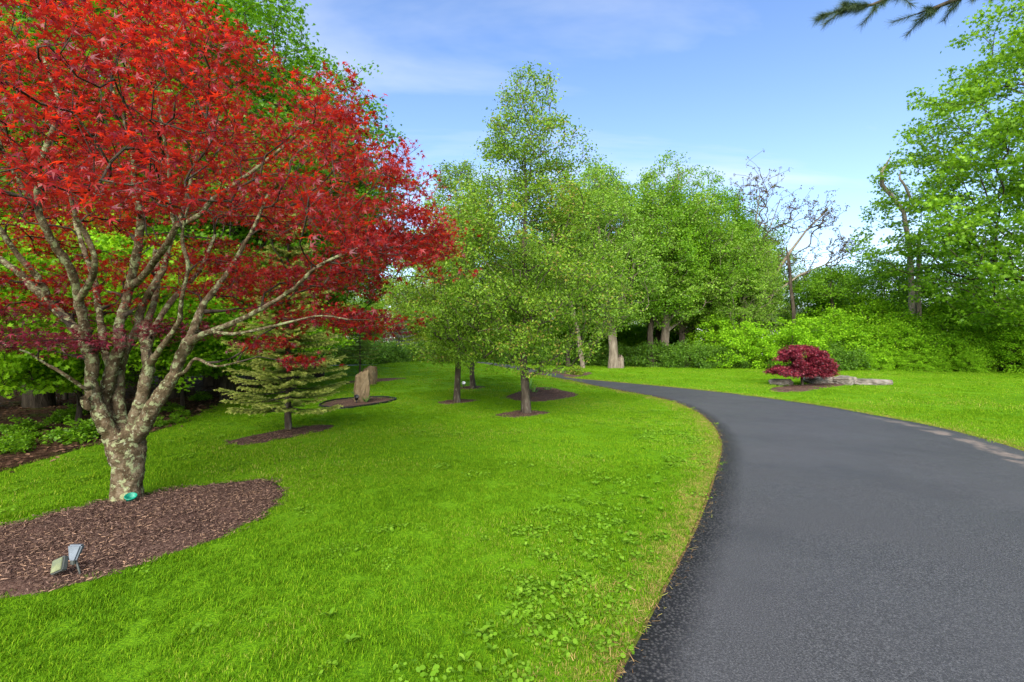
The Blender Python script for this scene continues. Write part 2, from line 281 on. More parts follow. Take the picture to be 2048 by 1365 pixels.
# asphalt: aggregate speckle, worn lighter lanes, a coarse raw edge band, a washed-out silt streak along the far edge
def asphalt():
    m, Ns, Ls = mat_new('asphalt')
    pos = Ns.new('ShaderNodeNewGeometry').outputs['Position']; uvn = Ns.new('ShaderNodeUVMap'); uvn.uv_map = 'UVMap'
    su = Ns.new('ShaderNodeSeparateXYZ'); Ls.new(uvn.outputs[0], su.inputs[0])
    def nse(s, d, r=0.6, v=pos):
        n = Ns.new('ShaderNodeTexNoise'); n.inputs['Scale'].default_value = s; n.inputs['Detail'].default_value = d; n.inputs['Roughness'].default_value = r; Ls.new(v, n.inputs['Vector']); return n.outputs[0]
    def mth(op, a, b=0.0, c=0.0):
        k = Ns.new('ShaderNodeMath'); k.operation = op
        for q, v in enumerate((a, b, c)):
            if isinstance(v, (int, float)): k.inputs[q].default_value = v
            else: Ls.new(v, k.inputs[q])
        return k.outputs[0]
    def sstep(x, a, b):
        k = Ns.new('ShaderNodeMapRange'); k.interpolation_type = 'SMOOTHSTEP'; Ls.new(x, k.inputs[0]); k.inputs[1].default_value = a; k.inputs[2].default_value = b; return k.outputs[0]
    def mix(f, a, b):
        k = Ns.new('ShaderNodeMix'); k.data_type = 'RGBA'
        for s, v in ((0, f), (6, a), (7, b)):
            if isinstance(v, (int, float)): k.inputs[s].default_value = v
            elif isinstance(v, tuple): k.inputs[s].default_value = (*v, 1)
            else: Ls.new(v, k.inputs[s])
        return k.outputs[2]
    sp = ramp(Ns, [(0.3, (0.017, 0.0168, 0.0168)), (0.5, (0.046, 0.0455, 0.0455)), (0.68, (0.125, 0.123, 0.12))]); Ls.new(nse(105, 4, 0.75), sp.inputs[0])
    big = sstep(nse(0.35, 4), 0.42, 0.66)
    c = mix(mth('MULTIPLY', big, 0.45), sp.outputs[0], (0.068, 0.067, 0.0675))
    c = mix(mth('MULTIPLY', sstep(nse(0.8, 6), 0.48, 0.75), 0.4), c, (0.032, 0.032, 0.034))
    u = mth('MULTIPLY_ADD', mth('SUBTRACT', nse(2.2, 6), 0.5), 0.09, su.outputs[0])
    edge = mth('SUBTRACT', 1.0, sstep(u, 0.02, 0.085))
    vor = Ns.new('ShaderNodeTexVoronoi'); vor.inputs['Scale'].default_value = 55; Ls.new(pos, vor.inputs['Vector'])
    peb = ramp(Ns, [(0.0, (0.15, 0.14, 0.13)), (0.32, (0.06, 0.057, 0.055)), (0.6, (0.014, 0.014, 0.016))]); Ls.new(vor.outputs['Distance'], peb.inputs[0])
    c = mix(mth('MULTIPLY', edge, 0.85), c, peb.outputs[0])
    band = mth('MULTIPLY', sstep(u, 0.86, 0.9), mth('SUBTRACT', 1.0, sstep(u, 0.93, 0.965)))
    band = mth('MULTIPLY', band, mth('MULTIPLY', sstep(su.outputs[1], 8.3, 9.6), mth('SUBTRACT', 1.0, sstep(su.outputs[1], 13.2, 16.5))))
    band = mth('MULTIPLY', band, sstep(nse(2.6, 6), 0.42, 0.6))
    c = mix(mth('MULTIPLY', band, 0.85), c, (0.20, 0.155, 0.12))
    p = Ns.new('ShaderNodeBsdfPrincipled'); Ls.new(c, p.inputs['Base Color']); p.inputs['Specular IOR Level'].default_value = 0.22
    Ls.new(mth('MULTIPLY_ADD', nse(1.1, 4), 0.35, 0.42), p.inputs['Roughness'])
    b = Ns.new('ShaderNodeBump'); b.inputs['Strength'].default_value = 0.75; b.inputs['Distance'].default_value = 0.006; Ls.new(nse(130, 4, 0.7), b.inputs['Height']); Ls.new(b.outputs[0], p.inputs['Normal'])
    o = Ns.new('ShaderNodeOutputMaterial'); Ls.new(p.outputs[0], o.inputs[0]); return m
road = strip('driveway', Lr, Rr, 14, asphalt(), 0.022, crown=0.02)
road['label'] = 'dark grey asphalt driveway curving up to the woods'
def offset(P, d):
    t = np.gradient(P, axis=0); t = unit(t); nrm = np.stack([-t[:, 1], t[:, 0]], 1); return P + nrm * (d if np.isscalar(d) else np.asarray(d)[:, None])
wob = np.array([mnoise.noise(Vector((k * 0.35, 0, 0))) for k in range(NR)]) + rng.normal(0, .35, NR)
strip('verge_soil', offset(Lr, 0.015 + 0.03 * np.abs(wob)), Lr + 0, 3, M['thatch'], 0.012, skirt=0.03)['label'] = 'thin strip of straw and dry needles along driveway'
strip('verge_soil', Rr + 0, offset(Rr, -0.04 - 0.03 * wob), 3, M['thatch'], 0.012, skirt=0.03)['label'] = 'narrow dry soil line between driveway and right lawn'

def bed(key, name, mound, label, mat=None):
    O = beds[key]; n = len(O); c = O.mean(0)
    wv = 1 + 0.012 * rng.standard_normal(n); O = c + (O - c) * wv[:, None]; beds[key] = O
    V = []; S = np.concatenate([[1.0, 1.0], np.linspace(0.96, 0.0, 9)])
    for q, s in enumerate(S):
        P = c + (O - c) * s
        z = hz(P[:, 0], P[:, 1]) + 0.012 + mound * (1 - s ** 2) - (0.05 if q == 0 else 0) + 0.006 * rng.standard_normal(n) * (s < 0.95)
        V.append(np.stack([P[:, 0], P[:, 1], z], 1))
    V = np.concatenate(V); k = len(S); i = np.arange((k - 1) * n); j = (i // n) * n + (i + 1) % n
    o = obj(name, mesh_np(name, V, [np.stack([i, j, j + n, i + n], 1)], mat or M['mulch'], smooth=True), kind='structure'); o['label'] = label; return o
bed('maple', 'mulch_bed', 0.05, 'large teardrop bed of brown bark mulch under red maple')
bed('spruce', 'mulch_bed', 0.03, 'narrow mulch bed around the young spruce')
bed('stone', 'mulch_bed', 0.03, 'mulch bed with black edging around standing stone')
bed('far', 'mulch_bed', 0.03, 'thin mulch strip running from the rear standing stone')
bed('tree_a', 'mulch_ring', 0.03, 'mulch ring at the foot of tallest pear tree')
bed('tree_b', 'mulch_ring', 0.03, 'mulch ring at the foot of middle pear tree')
bed('tree_c', 'mulch_ring', 0.02, 'mulch ring at the foot of rear pear tree')
bed('oval', 'mulch_bed', 0.10, 'mounded oval mulch bed with lily shoots')
bed('road', 'mulch_bed', 0.04, 'mulch bed with shoots across the driveway')
bed('dwarf', 'mulch_bed', 0.03, 'mulch bed under the dwarf purple maple')
wf = strip('woods_floor', wood_edge + np.array((-9.0, 1.5)), wood_edge, 10, M['litter'], 0.012); wf['label'] = 'brown leaf litter floor of the left woods'

def geo_points(name, P, rot, scl, tmpl, label):
    """one stuff object: copies of a small patch mesh on points"""
    me = bpy.data.meshes.new(name); me.vertices.add(len(P)); me.vertices.foreach_set('co', np.asarray(P, np.float32).ravel())
    a = me.attributes.new('rot', 'FLOAT_VECTOR', 'POINT'); a.data.foreach_set('vector', np.asarray(rot, np.float32).ravel())
    a = me.attributes.new('scl', 'FLOAT', 'POINT'); a.data.foreach_set('value', np.asarray(scl, np.float32))
    o = obj(name, me, kind='stuff'); o['label'] = label
    ng = bpy.data.node_groups.new(name, 'GeometryNodeTree')
    ng.interface.new_socket('Geometry', in_out='INPUT', socket_type='NodeSocketGeometry'); ng.interface.new_socket('Geometry', in_out='OUTPUT', socket_type='NodeSocketGeometry')
    gi = ng.nodes.new('NodeGroupInput'); go = ng.nodes.new('NodeGroupOutput')
    ip = ng.nodes.new('GeometryNodeInstanceOnPoints'); oi = ng.nodes.new('GeometryNodeObjectInfo'); oi.inputs['Object'].default_value = tmpl
    mp = ng.nodes.new('GeometryNodeMeshToPoints')
    na = ng.nodes.new('GeometryNodeInputNamedAttribute'); na.data_type = 'FLOAT_VECTOR'; na.inputs['Name'].default_value = 'rot'
    nb = ng.nodes.new('GeometryNodeInputNamedAttribute'); nb.data_type = 'FLOAT'; nb.inputs['Name'].default_value = 'scl'
    er = ng.nodes.new('FunctionNodeEulerToRotation')
    k = ng.links.new
    k(gi.outputs[0], mp.inputs[0]); k(mp.outputs[0], ip.inputs['Points']); k(oi.outputs['Geometry'], ip.inputs['Instance'])
    k(na.outputs[0], er.inputs[0]); k(er.outputs[0], ip.inputs['Rotation']); k(nb.outputs[0], ip.inputs['Scale']); k(ip.outputs[0], go.inputs[0])
    md = o.modifiers.new('scatter', 'NODES'); md.node_group = ng; return o
def hidden_mesh(name, me): return bpy.data.objects.new(name, me)   # never linked to the scene

def blades(name, n, R, h, wd, mat, lean=0.5, flat=False):
    a = rng.uniform(0, 2 * np.pi, n); r = R * np.sqrt(rng.uniform(0, 1, n)); B = np.stack([r * np.cos(a), r * np.sin(a), np.full(n, -0.008)], 1)
    th = rng.uniform(0, 2 * np.pi, n); H = h * rng.uniform(0.55, 1.15, n); ln = lean * rng.uniform(0.2, 1.3, n)
    d = np.stack([np.cos(th), np.sin(th), np.zeros(n)], 1); s = np.stack([-d[:, 1], d[:, 0], d[:, 2]], 1) * (wd * rng.uniform(0.7, 1.3, n) / 2)[:, None]
    up = np.array((0, 0, 1.0)); mid = B + up * (H * 0.55)[:, None] + d * (H * ln * 0.3)[:, None]; tip = B + up * H[:, None] * (1 - 0.25 * ln[:, None]) + d * (H * ln)[:, None]
    V = np.stack([B - s, B + s, mid + s * 0.9, mid - s * 0.9, tip], 1).reshape(-1, 3); b = np.arange(n) * 5
    return mesh_np(name, V, [np.stack([b, b + 1, b + 2, b + 3], 1), np.stack([b + 3, b + 2, b + 4], 1)], mat, {'rnd': np.repeat(rng.uniform(0, 1, n), 5)})

# ------------------------------------------------------------------ grass
def lawn_points(r0, r1, dens, amax=66, back=False):
    A = math.radians(amax); n = int(dens * A * (r1 ** 2 - r0 ** 2))
    r = np.sqrt(rng.uniform(r0 ** 2, r1 ** 2, n)); t = rng.uniform(-A, A, n); X, Y = r * np.sin(t), r * np.cos(t)
    k = ~inside(X, Y, road_poly) & ~inside(X, Y, wood_poly)
    for b in beds.values(): k &= ~inside(X, Y, b)
    return X[k], Y[k]
def edge_dist(X, Y, P):
    d = np.full(len(X), 9e9)
    for p in P: d = np.minimum(d, (X - p[0]) ** 2 + (Y - p[1]) ** 2)
    return np.sqrt(d)
def scatter(name, X, Y, s, tm, label, tilt=0.12):
    n = len(X); P = np.stack([X, Y, hz(X, Y)], 1)
    rot = np.stack([rng.normal(0, tilt, n), rng.normal(0, tilt, n), rng.uniform(0, 6.28, n)], 1)
    return geo_points(name, P, rot, s, tm, label)
tuft_n = hidden_mesh('tuft_near', blades('tuft_near', 85, 0.075, 0.034, 0.0032, M['grass'], 0.75))
tuft_m = hidden_mesh('tuft_mid', blades('tuft_mid', 90, 0.14, 0.038, 0.005, M['grass'], 0.75))
tuft_f = hidden_mesh('tuft_far', blades('tuft_far', 80, 0.26, 0.045, 0.011, M['grass'], 0.75))
tuft_v = hidden_mesh('tuft_verge', blades('tuft_verge', 40, 0.07, 0.032, 0.0032, M['verge'], 0.9))
X, Y = lawn_points(1.2, 6.5, 230); fade = edge_dist(X, Y, Lr[::2]); k = rng.uniform(0, 1, len(X)) < np.clip((fade - 0.05) / 0.4, 0.12, 1)
clump = np.array([mnoise.noise(Vector((x * 1.3, y * 1.3, 0))) for x, y in zip(X[k], Y[k])])
scatter('lawn_grass', X[k], Y[k], rng.uniform(0.75, 1.15, k.sum()) * (1 + 0.3 * clump), tuft_n, 'short mown grass blades of the near lawn')
X, Y = lawn_points(6.3, 15, 62)
scatter('lawn_grass', X, Y, rng.uniform(0.7, 1.15, len(X)), tuft_m, 'short mown grass blades around the pear trees')
X, Y = lawn_points(14.5, 36, 14, 56)
scatter('lawn_grass', X, Y, rng.uniform(0.6, 1.1, len(X)), tuft_f, 'short mown grass of the rising far lawn')
# dry verge along both driveway edges
vx = []; 
for P, sg in ((Lr, 1), (Rr, -1)):
    keep = P[(P[:, 1] > 0.5) & (P[:, 1] < 22)]
    for q in range(40):
        d = np.abs(rng.normal(0.0, 0.2, len(keep))) + 0.015; j = rng.uniform(0, 1, (len(keep), 1)); nxt = np.roll(keep, -1, 0); nxt[-1] = keep[-1]
        vx.append(offset(keep * (1 - j) + nxt * j, 0) * 0 + offset(keep, sg * d) * (1 - j) + offset(nxt, sg * d) * j)
vx = np.concatenate(vx); k = ~inside(vx[:, 0], vx[:, 1], road_poly)
scatter('verge_grass', vx[k, 0], vx[k, 1], rng.uniform(0.5, 1.1, k.sum()), tuft_v, 'yellowed dry grass fringe along the driveway edge')

# clover: low patches of small round leaves, thick in a band beside the driveway, thin elsewhere
n = 46; a = rng.uniform(0, 6.28, n); r = .11 * np.sqrt(rng.uniform(0, 1, n)); LPc = np.stack([r * np.cos(a), r * np.sin(a), rng.uniform(.012, .030, n)], 1)
th = rng.uniform(0, 6.28, n); nn = unit(np.stack([rng.normal(0, .35, n), rng.normal(0, .35, n), np.ones(n)], 1)); d = unit(np.cross(nn, np.stack([np.cos(th), np.sin(th), np.zeros(n)], 1))); x = np.cross(d, nn); sz = rng.uniform(.005, .0125, n)
hexa = np.array([(math.cos(k * 1.0472), math.sin(k * 1.0472) * 1.25) for k in range(6)])
V = (LPc[:, None] + sz[:, None, None] * (hexa[None, :, :1] * x[:, None] + hexa[None, :, 1:] * d[:, None])).reshape(-1, 3); b = np.arange(n)[:, None] * 6
clov = hidden_mesh('clover_patch', mesh_np('clover_patch', V, [b + np.arange(6)], M['weed'], {'rnd': np.repeat(rng.uniform(0, 1, n), 6)}))
X, Y = lawn_points(1.6, 13, 40); dr = edge_dist(X, Y, Lr[::2]); pn = np.array([mnoise.noise(Vector((x * .9, y * .9, 5))) for x, y in zip(X, Y)])
k = rng.uniform(0, 1, len(X)) < np.where((dr > .25) & (dr < 1.5),   .3 + 1.0 * pn, np.where(pn > .12, .16, .02)); k &= X < 6
scatter('clover', X[k], Y[k], rng.uniform(.6, 1.25, k.sum()), clov, 'low clover patches growing in the lawn')
straw = []
for P, sg in ((Lr, 1), (Rr, -1)):
    keep = P[(P[:, 1] > 0.5) & (P[:, 1] < 20)]
    for q in range(60):
        j = rng.uniform(0, 1, (len(keep), 1)); nxt = np.roll(keep, -1, 0); nxt[-1] = keep[-1]; d = rng.normal(0.035, 0.05, len(keep)) + .06 * np.abs(rng.normal(0, 1, len(keep))) * (rng.uniform(0, 1, len(keep)) < .3)
        straw.append(offset(keep, sg * d) * (1 - j) + offset(nxt, sg * d) * j)
straw = np.concatenate(straw); n = len(straw); th = rng.uniform(0, 6.28, n); Ls_ = rng.uniform(.015, .05, n)[:, None]; wd_ = rng.uniform(.0006, .0018, n)[:, None]
A = np.stack([straw[:, 0], straw[:, 1], hz(straw[:, 0], straw[:, 1]) + .028 + rng.uniform(0, .012, n)], 1); d = np.stack([np.cos(th), np.sin(th), rng.normal(.1, .2, n)], 1); sv = np.stack([-np.sin(th), np.cos(th), rng.normal(0, .3, n)], 1)
V = np.stack([A - sv * wd_, A + sv * wd_, A + d * Ls_ + sv * wd_ * .6, A + d * Ls_ - sv * wd_ * .6], 1).reshape(-1, 3); b = np.arange(n) * 4
o = obj('dry_needles', mesh_np('dry_needles', V, [np.stack([b, b + 1, b + 2, b + 3], 1)], M['straw'], {'rnd': np.repeat(rng.uniform(0, 1, n), 4)}), kind='stuff'); o['label'] = 'dry tan needles and straw lying along the driveway edges'

# ------------------------------------------------------------------ mulch chips
n = 60; th = rng.uniform(0, 3.14, n); Lc = rng.uniform(0.012, 0.045, n); Wc = rng.uniform(0.004, 0.010, n); r = 0.14 * np.sqrt(rng.uniform(0, 1, n)); a = rng.uniform(0, 6.28, n)
C = np.stack([r * np.cos(a), r * np.sin(a), rng.uniform(0.0, 0.016, n)], 1); d = np.stack([np.cos(th), np.sin(th), rng.normal(0, 0.25, n)], 1); s = np.stack([-np.sin(th), np.cos(th), rng.normal(0, 0.4, n)], 1)
V = np.stack([C - d * Lc[:, None] / 2 - s * Wc[:, None] / 2, C + d * Lc[:, None] / 2 - s * Wc[:, None] * 0.3, C + d * Lc[:, None] / 2 + s * Wc[:, None] * 0.3, C - d * Lc[:, None] / 2 + s * Wc[:, None] / 2], 1).reshape(-1, 3); b = np.arange(n) * 4
chips = hidden_mesh('chip_patch', mesh_np('chip_patch', V, [np.stack([b, b + 1, b + 2, b + 3], 1)], M['chip'], {'rnd': np.repeat(rng.uniform(0, 1, n), 4)}))
px_, py_, ps_ = [], [], []
for key, dens in (('maple', 150), ('spruce', 60), ('stone', 30), ('tree_a', 40), ('tree_b', 40), ('oval', 30), ('dwarf', 20)):
    O = beds[key]; lo, hi = O.min(0), O.max(0); m = int(dens * np.prod(hi - lo)); x = rng.uniform(lo[0], hi[0], m); y = rng.uniform(lo[1], hi[1], m); k = inside(x, y, O)
    px_.append(x[k]); py_.append(y[k])
    c = O.mean(0); mound = {'maple': 0.05, 'oval': 0.10}.get(key, 0.03)
    # radial fraction for the mound height
    ang = np.arctan2(O[:, 1] - c[1], O[:, 0] - c[0]); od = np.argsort(ang); rr = np.interp(np.arctan2(y[k] - c[1], x[k] - c[0]), ang[od], np.hypot(*(O - c).T)[od], period=2 * np.pi)
    s_ = np.clip(np.hypot(x[k] - c[0], y[k] - c[1]) / rr, 0, 1); ps_.append(mound * (1 - s_ ** 2) + 0.012)
X, Y, Z = np.concatenate(px_), np.concatenate(py_), np.concatenate(ps_)
geo_points('mulch_chips', np.stack([X, Y, hz(X, Y) + Z], 1), np.stack([rng.normal(0, .06, len(X)), rng.normal(0, .06, len(X)), rng.uniform(0, 6.28, len(X))], 1), rng.uniform(0.55, 0.95, len(X)), chips, 'loose shredded bark chips covering the mulch beds')

# ------------------------------------------------------------------ leaves and branches
T_OVAL = (np.array([(0, 0, 0), (.27, .45, .07), (0, 1, -.04), (-.27, .45, .07)]), [np.array([(0, 1, 2), (0, 2, 3)])])
T_BROAD = (np.array([(0, 0, 0), (.42, .38, .08), (0, 1, -.05), (-.42, .38, .08)]), [np.array([(0, 1, 2), (0, 2, 3)])])
T_MAPLE = (np.array([(0, 0, 0), (.48, .12, -.05), (.20, .36, .03), (.46, .66, -.06), (.13, .62, .02), (0, 1, -.08), (-.13, .62, .02), (-.46, .66, -.06), (-.20, .36, .03), (-.48, .12, -.05)]),
           [np.array([(0, 1, 2), (2, 3, 4), (4, 5, 6), (6, 7, 8), (8, 9, 0), (0, 2, 8), (2, 4, 8), (4, 6, 8)])])
def star():
    an = np.radians([-104, -50, 0, 50, 104]); ln = [.70, .95, 1.0, .95, .70]; na = np.radians([-140, -77, -25, 25, 77, 140]); nr = [.12, .24, .28, .28, .24, .12]
    v = [(math.sin(a) * r, math.cos(a) * r, .03) for a, r in zip(na, nr)] + [(math.sin(a) * l, math.cos(a) * l, -.18 * l) for a, l in zip(an, ln)]
    f = [(i, 6 + i, 1 + i) for i in range(5)] + [(0, 1, 2), (0, 2, 3), (0, 3, 4), (0, 4, 5)]
    return np.array(v), [np.array(f)]
T_STAR = star()
def leaf_arrays(P, size, tmpl, up=0.75, out=None, droop=0.25):
    n = len(P); nrm = unit(rng.normal(0, 1, (n, 3)) * (1 - up) * 1.3 + np.array((0, 0, 1.0)) * up + 1e-6)
    th = rng.uniform(0, 2 * np.pi, n); d = np.stack([np.cos(th), np.sin(th), np.full(n, -droop)], 1)
    if out is not None: d = d + out
    d = unit(d - nrm * np.sum(d * nrm, 1, keepdims=True)); x = np.cross(d, nrm)
    return d, nrm, x, size * rng.uniform(0.7, 1.25, n)
def leaf_mesh(name, P, size, tmpl, mat, rnd=None, **kw):
    d, nrm, x, s = leaf_arrays(P, size, tmpl, **kw); tv, tf = tmpl; k = len(tv); n = len(P)
    V = P[:, None, :] + s[:, None, None] * (tv[None, :, 0:1] * x[:, None] + tv[None, :, 1:2] * d[:, None] + tv[None, :, 2:3] * nrm[:, None])
    off = (np.arange(n) * k)[:, None, None]; polys = [(f[None] + off).reshape(-1, f.shape[1]) for f in tf]
    if rnd is None: rnd = rng.uniform(0, 1, n)
    return mesh_np(name, V.reshape(-1, 3), polys, mat, {'rnd': np.repeat(rnd, k)})

def grow(seeds, par, tips, seg=0.25, alpha=0.35, upw=0.8, bow=0.12, jit=0.12):
    """joins every tip to the nearest node below it, path length weighed in, so limbs fork and taper towards the tips"""
    cap = len(seeds) + sum(1 for _ in tips) * 14 + 10; P = np.zeros((cap, 3)); Ln = np.zeros(cap); par = list(par); m = len(seeds); P[:m] = seeds
    for i in range(1, m):
        if par[i] >= 0: Ln[i] = Ln[par[i]] + np.linalg.norm(P[i] - P[par[i]])
    tipn = []
    for t in tips:
        if m + 14 > cap: break
        dv = t - P[:m]; dist = np.linalg.norm(dv, axis=1)
        cost = dist + alpha * Ln[:m] + upw * np.maximum(0, -dv[:, 2] + 0.15 * dist); j = int(np.argmin(cost)); D = dist[j]
        q = par[j]; pd = unit(P[j] - P[q]) if q >= 0 else np.array((0, 0, 1.0))
        c = P[j] + pd * D * 0.35 + np.array((0, 0, bow * D)); k = min(12, max(1, int(round(D / seg)))); prev = j
        for i in range(1, k + 1):
            s = i / k; p = (1 - s) ** 2 * P[j] + 2 * s * (1 - s) * c + s * s * t
            if i < k: p = p + rng.normal(0, jit * D / k * 0.6, 3)
            P[m] = p; par.append(prev); Ln[m] = Ln[prev] + np.linalg.norm(p - P[prev]); prev = m; m += 1
        tipn.append(prev)
    return P[:m].copy(), np.array(par), tipn
def counts(par, tipn):
    c = np.zeros(len(par)); c[tipn] = 1
    for i in range(len(par) - 1, 0, -1):
        if par[i] >= 0: c[par[i]] += c[i]
    return np.maximum(c, 1)
def tubes(name, P, par, R, sel, k, mat, flute=0.0, rough=0.0):
    """tapered limbs; sel: which nodes' incoming edge belongs to this mesh"""
    n = len(P); par = np.asarray(par); e = np.where(sel & (par >= 0))[0]
    if len(e) == 0: return None
    main = np.full(n, -1)
    for c in e:
        p = par[c]
        if main[p] < 0 or R[c] > R[main[p]]: main[p] = c
    dirn = np.zeros((n, 3)); hp = par >= 0; dirn[hp] = unit(P[hp] - P[par[hp]])
    h = main >= 0; dirn[h] += unit(P[main[h]] - P[h]); dirn = unit(dirn)
    def rings(C, D, r):
        ref = np.where(np.abs(D[:, :1]) > 0.8, np.array((0.0, 1, 0.0)), np.array((1.0, 0.02, 0.03)))
        u = unit(np.cross(D, ref)); v = np.cross(D, u); a = np.arange(k) * 2 * np.pi / k
        rr = r[:, None] * (1 + flute * (np.sin(a * 3 + C[:, 2:3] * 2.1) * 0.6 + np.sin(a * 5 + C[:, 2:3] * 3.7 + 1) * 0.4))
        return C[:, None] + rr[..., None] * (np.cos(a)[None, :, None] * u[:, None] + np.sin(a)[None, :, None] * v[:, None])
    A = rings(P, dirn, R); ism = main[par[e]] == e; ex = e[~ism]
    B = rings(P[par[ex]], dirn[ex], R[ex] * 1.05)
    V = np.concatenate([A.reshape(-1, 3), B.reshape(-1, 3)]); st = par[e] * k; st[~ism] = n * k + np.arange(len(ex)) * k; en = e * k
    a = np.arange(k); a2 = (a + 1) % k
    F = np.stack([st[:, None] + a, st[:, None] + a2, en[:, None] + a2, en[:, None] + a], -1).reshape(-1, 4)
    used, inv = np.unique(F, return_inverse=True)
    if rough:
        Cn = np.concatenate([np.repeat(P, k, 0), np.repeat(P[par[ex]], k, 0)])[used]; dv = V[used] - Cn
        V[used] = Cn + dv * (1 + rough * (1.3 * n3(V[used] * np.array((1, 1, .3)), 9.0) + 0.9 * n3(V[used] * np.array((1, 1, .5)), 19.0)))[:, None]
    return mesh_np(name, V[used], [inv.reshape(-1, 4)], mat, smooth=True)

def n3(P, s, off=0.0): return np.array([mnoise.noise(Vector((p[0] * s + off, p[1] * s, p[2] * s))) for p in P])
def crown_tips(n, zb, zt, R, prof, seed=0.0, clump=0.0, cs=0.7, shell=0.5, squash=1.0, tilt=(0, 0)):
    out = np.zeros((0, 3))
    while len(out) < n:
        m = n * 3; t = rng.uniform(0, 1, m); pr = prof(t); k = rng.uniform(0, 1, m) < pr ** 2; t, pr = t[k], pr[k]; m = len(t)
        r = R * pr * rng.uniform(0, 1, m) ** shell; a = rng.uniform(0, 6.283, m)
        r = r * (1 + 0.22 * np.sin(2 * a + seed) * np.sin(t * 5 + seed) + 0.16 * np.sin(5 * a + seed * 3 + t * 9))
        P = np.stack([r * np.cos(a) + tilt[0] * t, r * np.sin(a) * squash + tilt[1] * t, zb + t * (zt - zb)], 1)
        v = n3(P * np.array((1, 1, 1.6)), cs, seed * 7.3); P = P[v > clump + rng.normal(0, 0.07, m)]; out = np.concatenate([out, P])
    return out[:n]
PROFS = {
 'oval': lambda t: np.clip(np.sin(np.pi * np.clip(t, 0, 1) ** 0.75) ** 0.7, 0.05, 1),
 'pear': lambda t: np.clip(np.minimum(1, 0.5 + 2.6 * t) * (1 - np.clip((t - 0.2) / 0.8, 0, 1) ** 2.1) ** 0.85, 0.30, 1),
 'round': lambda t: np.clip(np.sqrt(np.clip(1 - (2 * t - 0.85) ** 2 / 1.35, 0, 1)), 0.05, 1),
 'mound': lambda t: np.clip(np.sqrt(np.clip(1 - t ** 2, 0, 1)), 0.05, 1),
}
def make_tree(name, label, cat, group, loc, h, zb, R, prof, ntips, lpt, lsize, tmpl, lmat, bark, rb, clump=0.0, cs=0.6, lean=(0, 0), seg=0.35, spread=0.28, tilt=(0, 0), squash=1.0, shell=0.5, rtip=0.006, seed=0.0, up=0.6, rz=0.0, forks=None, alpha=0.35, thr=None, flute=0.06, trunk_top=0.8, upw=0.8, droop=0.25, sc=1.0, flat=0.6, jit=0.12, bow=0.12):
    root = thing(name, label, cat, loc, rz, group, sc)
    ks = 9; S = [np.array((lean[0] * (i / ks) ** 1.3 + 0.02 * h * 0.2 * math.sin(i * 1.7 + seed), lean[1] * (i / ks) ** 1.3 + 0.004 * h * math.cos(i * 2.1 + seed), -0.12 + (h * trunk_top) * i / ks)) for i in range(ks + 1)]
    par = list(range(-1, ks)); tips = crown_tips(ntips, zb, h, R, prof, seed, clump, cs, shell, squash, (0, 0))
    f = np.clip(tips[:, 2] / h, 0, 1) ** 1.3; tips[:, 0] += lean[0] * f; tips[:, 1] += lean[1] * f
    ax = np.hypot(tips[:, 0] - lean[0] * f, tips[:, 1] - lean[1] * f); tips = tips[np.argsort(ax + 0.15 * tips[:, 2])]
    P, par, tn = grow(np.array(S), par, tips, seg, alpha, upw, bow, jit)
    c = counts(par, tn); Rr_ = np.maximum(rb * (c / c[0]) ** 0.5, rtip)
    tw = np.clip(1 - P[:ks + 1, 2] / (h * trunk_top), 0.12, 1); Rr_[:ks + 1] = np.maximum(Rr_[:ks + 1], rb * tw * 0.6)
    Rr_[0] *= 1.45; Rr_[1] *= 1.05
    thr = thr or rb * 0.28
    tm = tubes('trunk', P, par, Rr_, Rr_ >= thr, 12, bark, flute); bm = tubes('branches', P, par, Rr_, Rr_ < thr, 4, bark)
    if tm: obj('trunk', tm, root)
    if bm: obj('branches', bm, root)
    fine = np.where(c <= 2)[0]; fine = fine[fine > ks]
    if len(tn) and lpt:
        src = np.concatenate([np.repeat(np.array(tn), int(lpt * 0.7)), rng.choice(fine, int(len(tn) * lpt * 0.3))])
        LP = P[src] + rng.normal(0, spread, (len(src), 3)) * np.array((1, 1, flat))
        ctr = np.array((lean[0] * 0.6, lean[1] * 0.6, (zb + h) / 2)); out = unit(LP - ctr) * 0.5
        obj('crown', leaf_mesh('crown', LP, lsize, tmpl, lmat, up=up, out=out, droop=droop), root, kind='stuff')
    return root

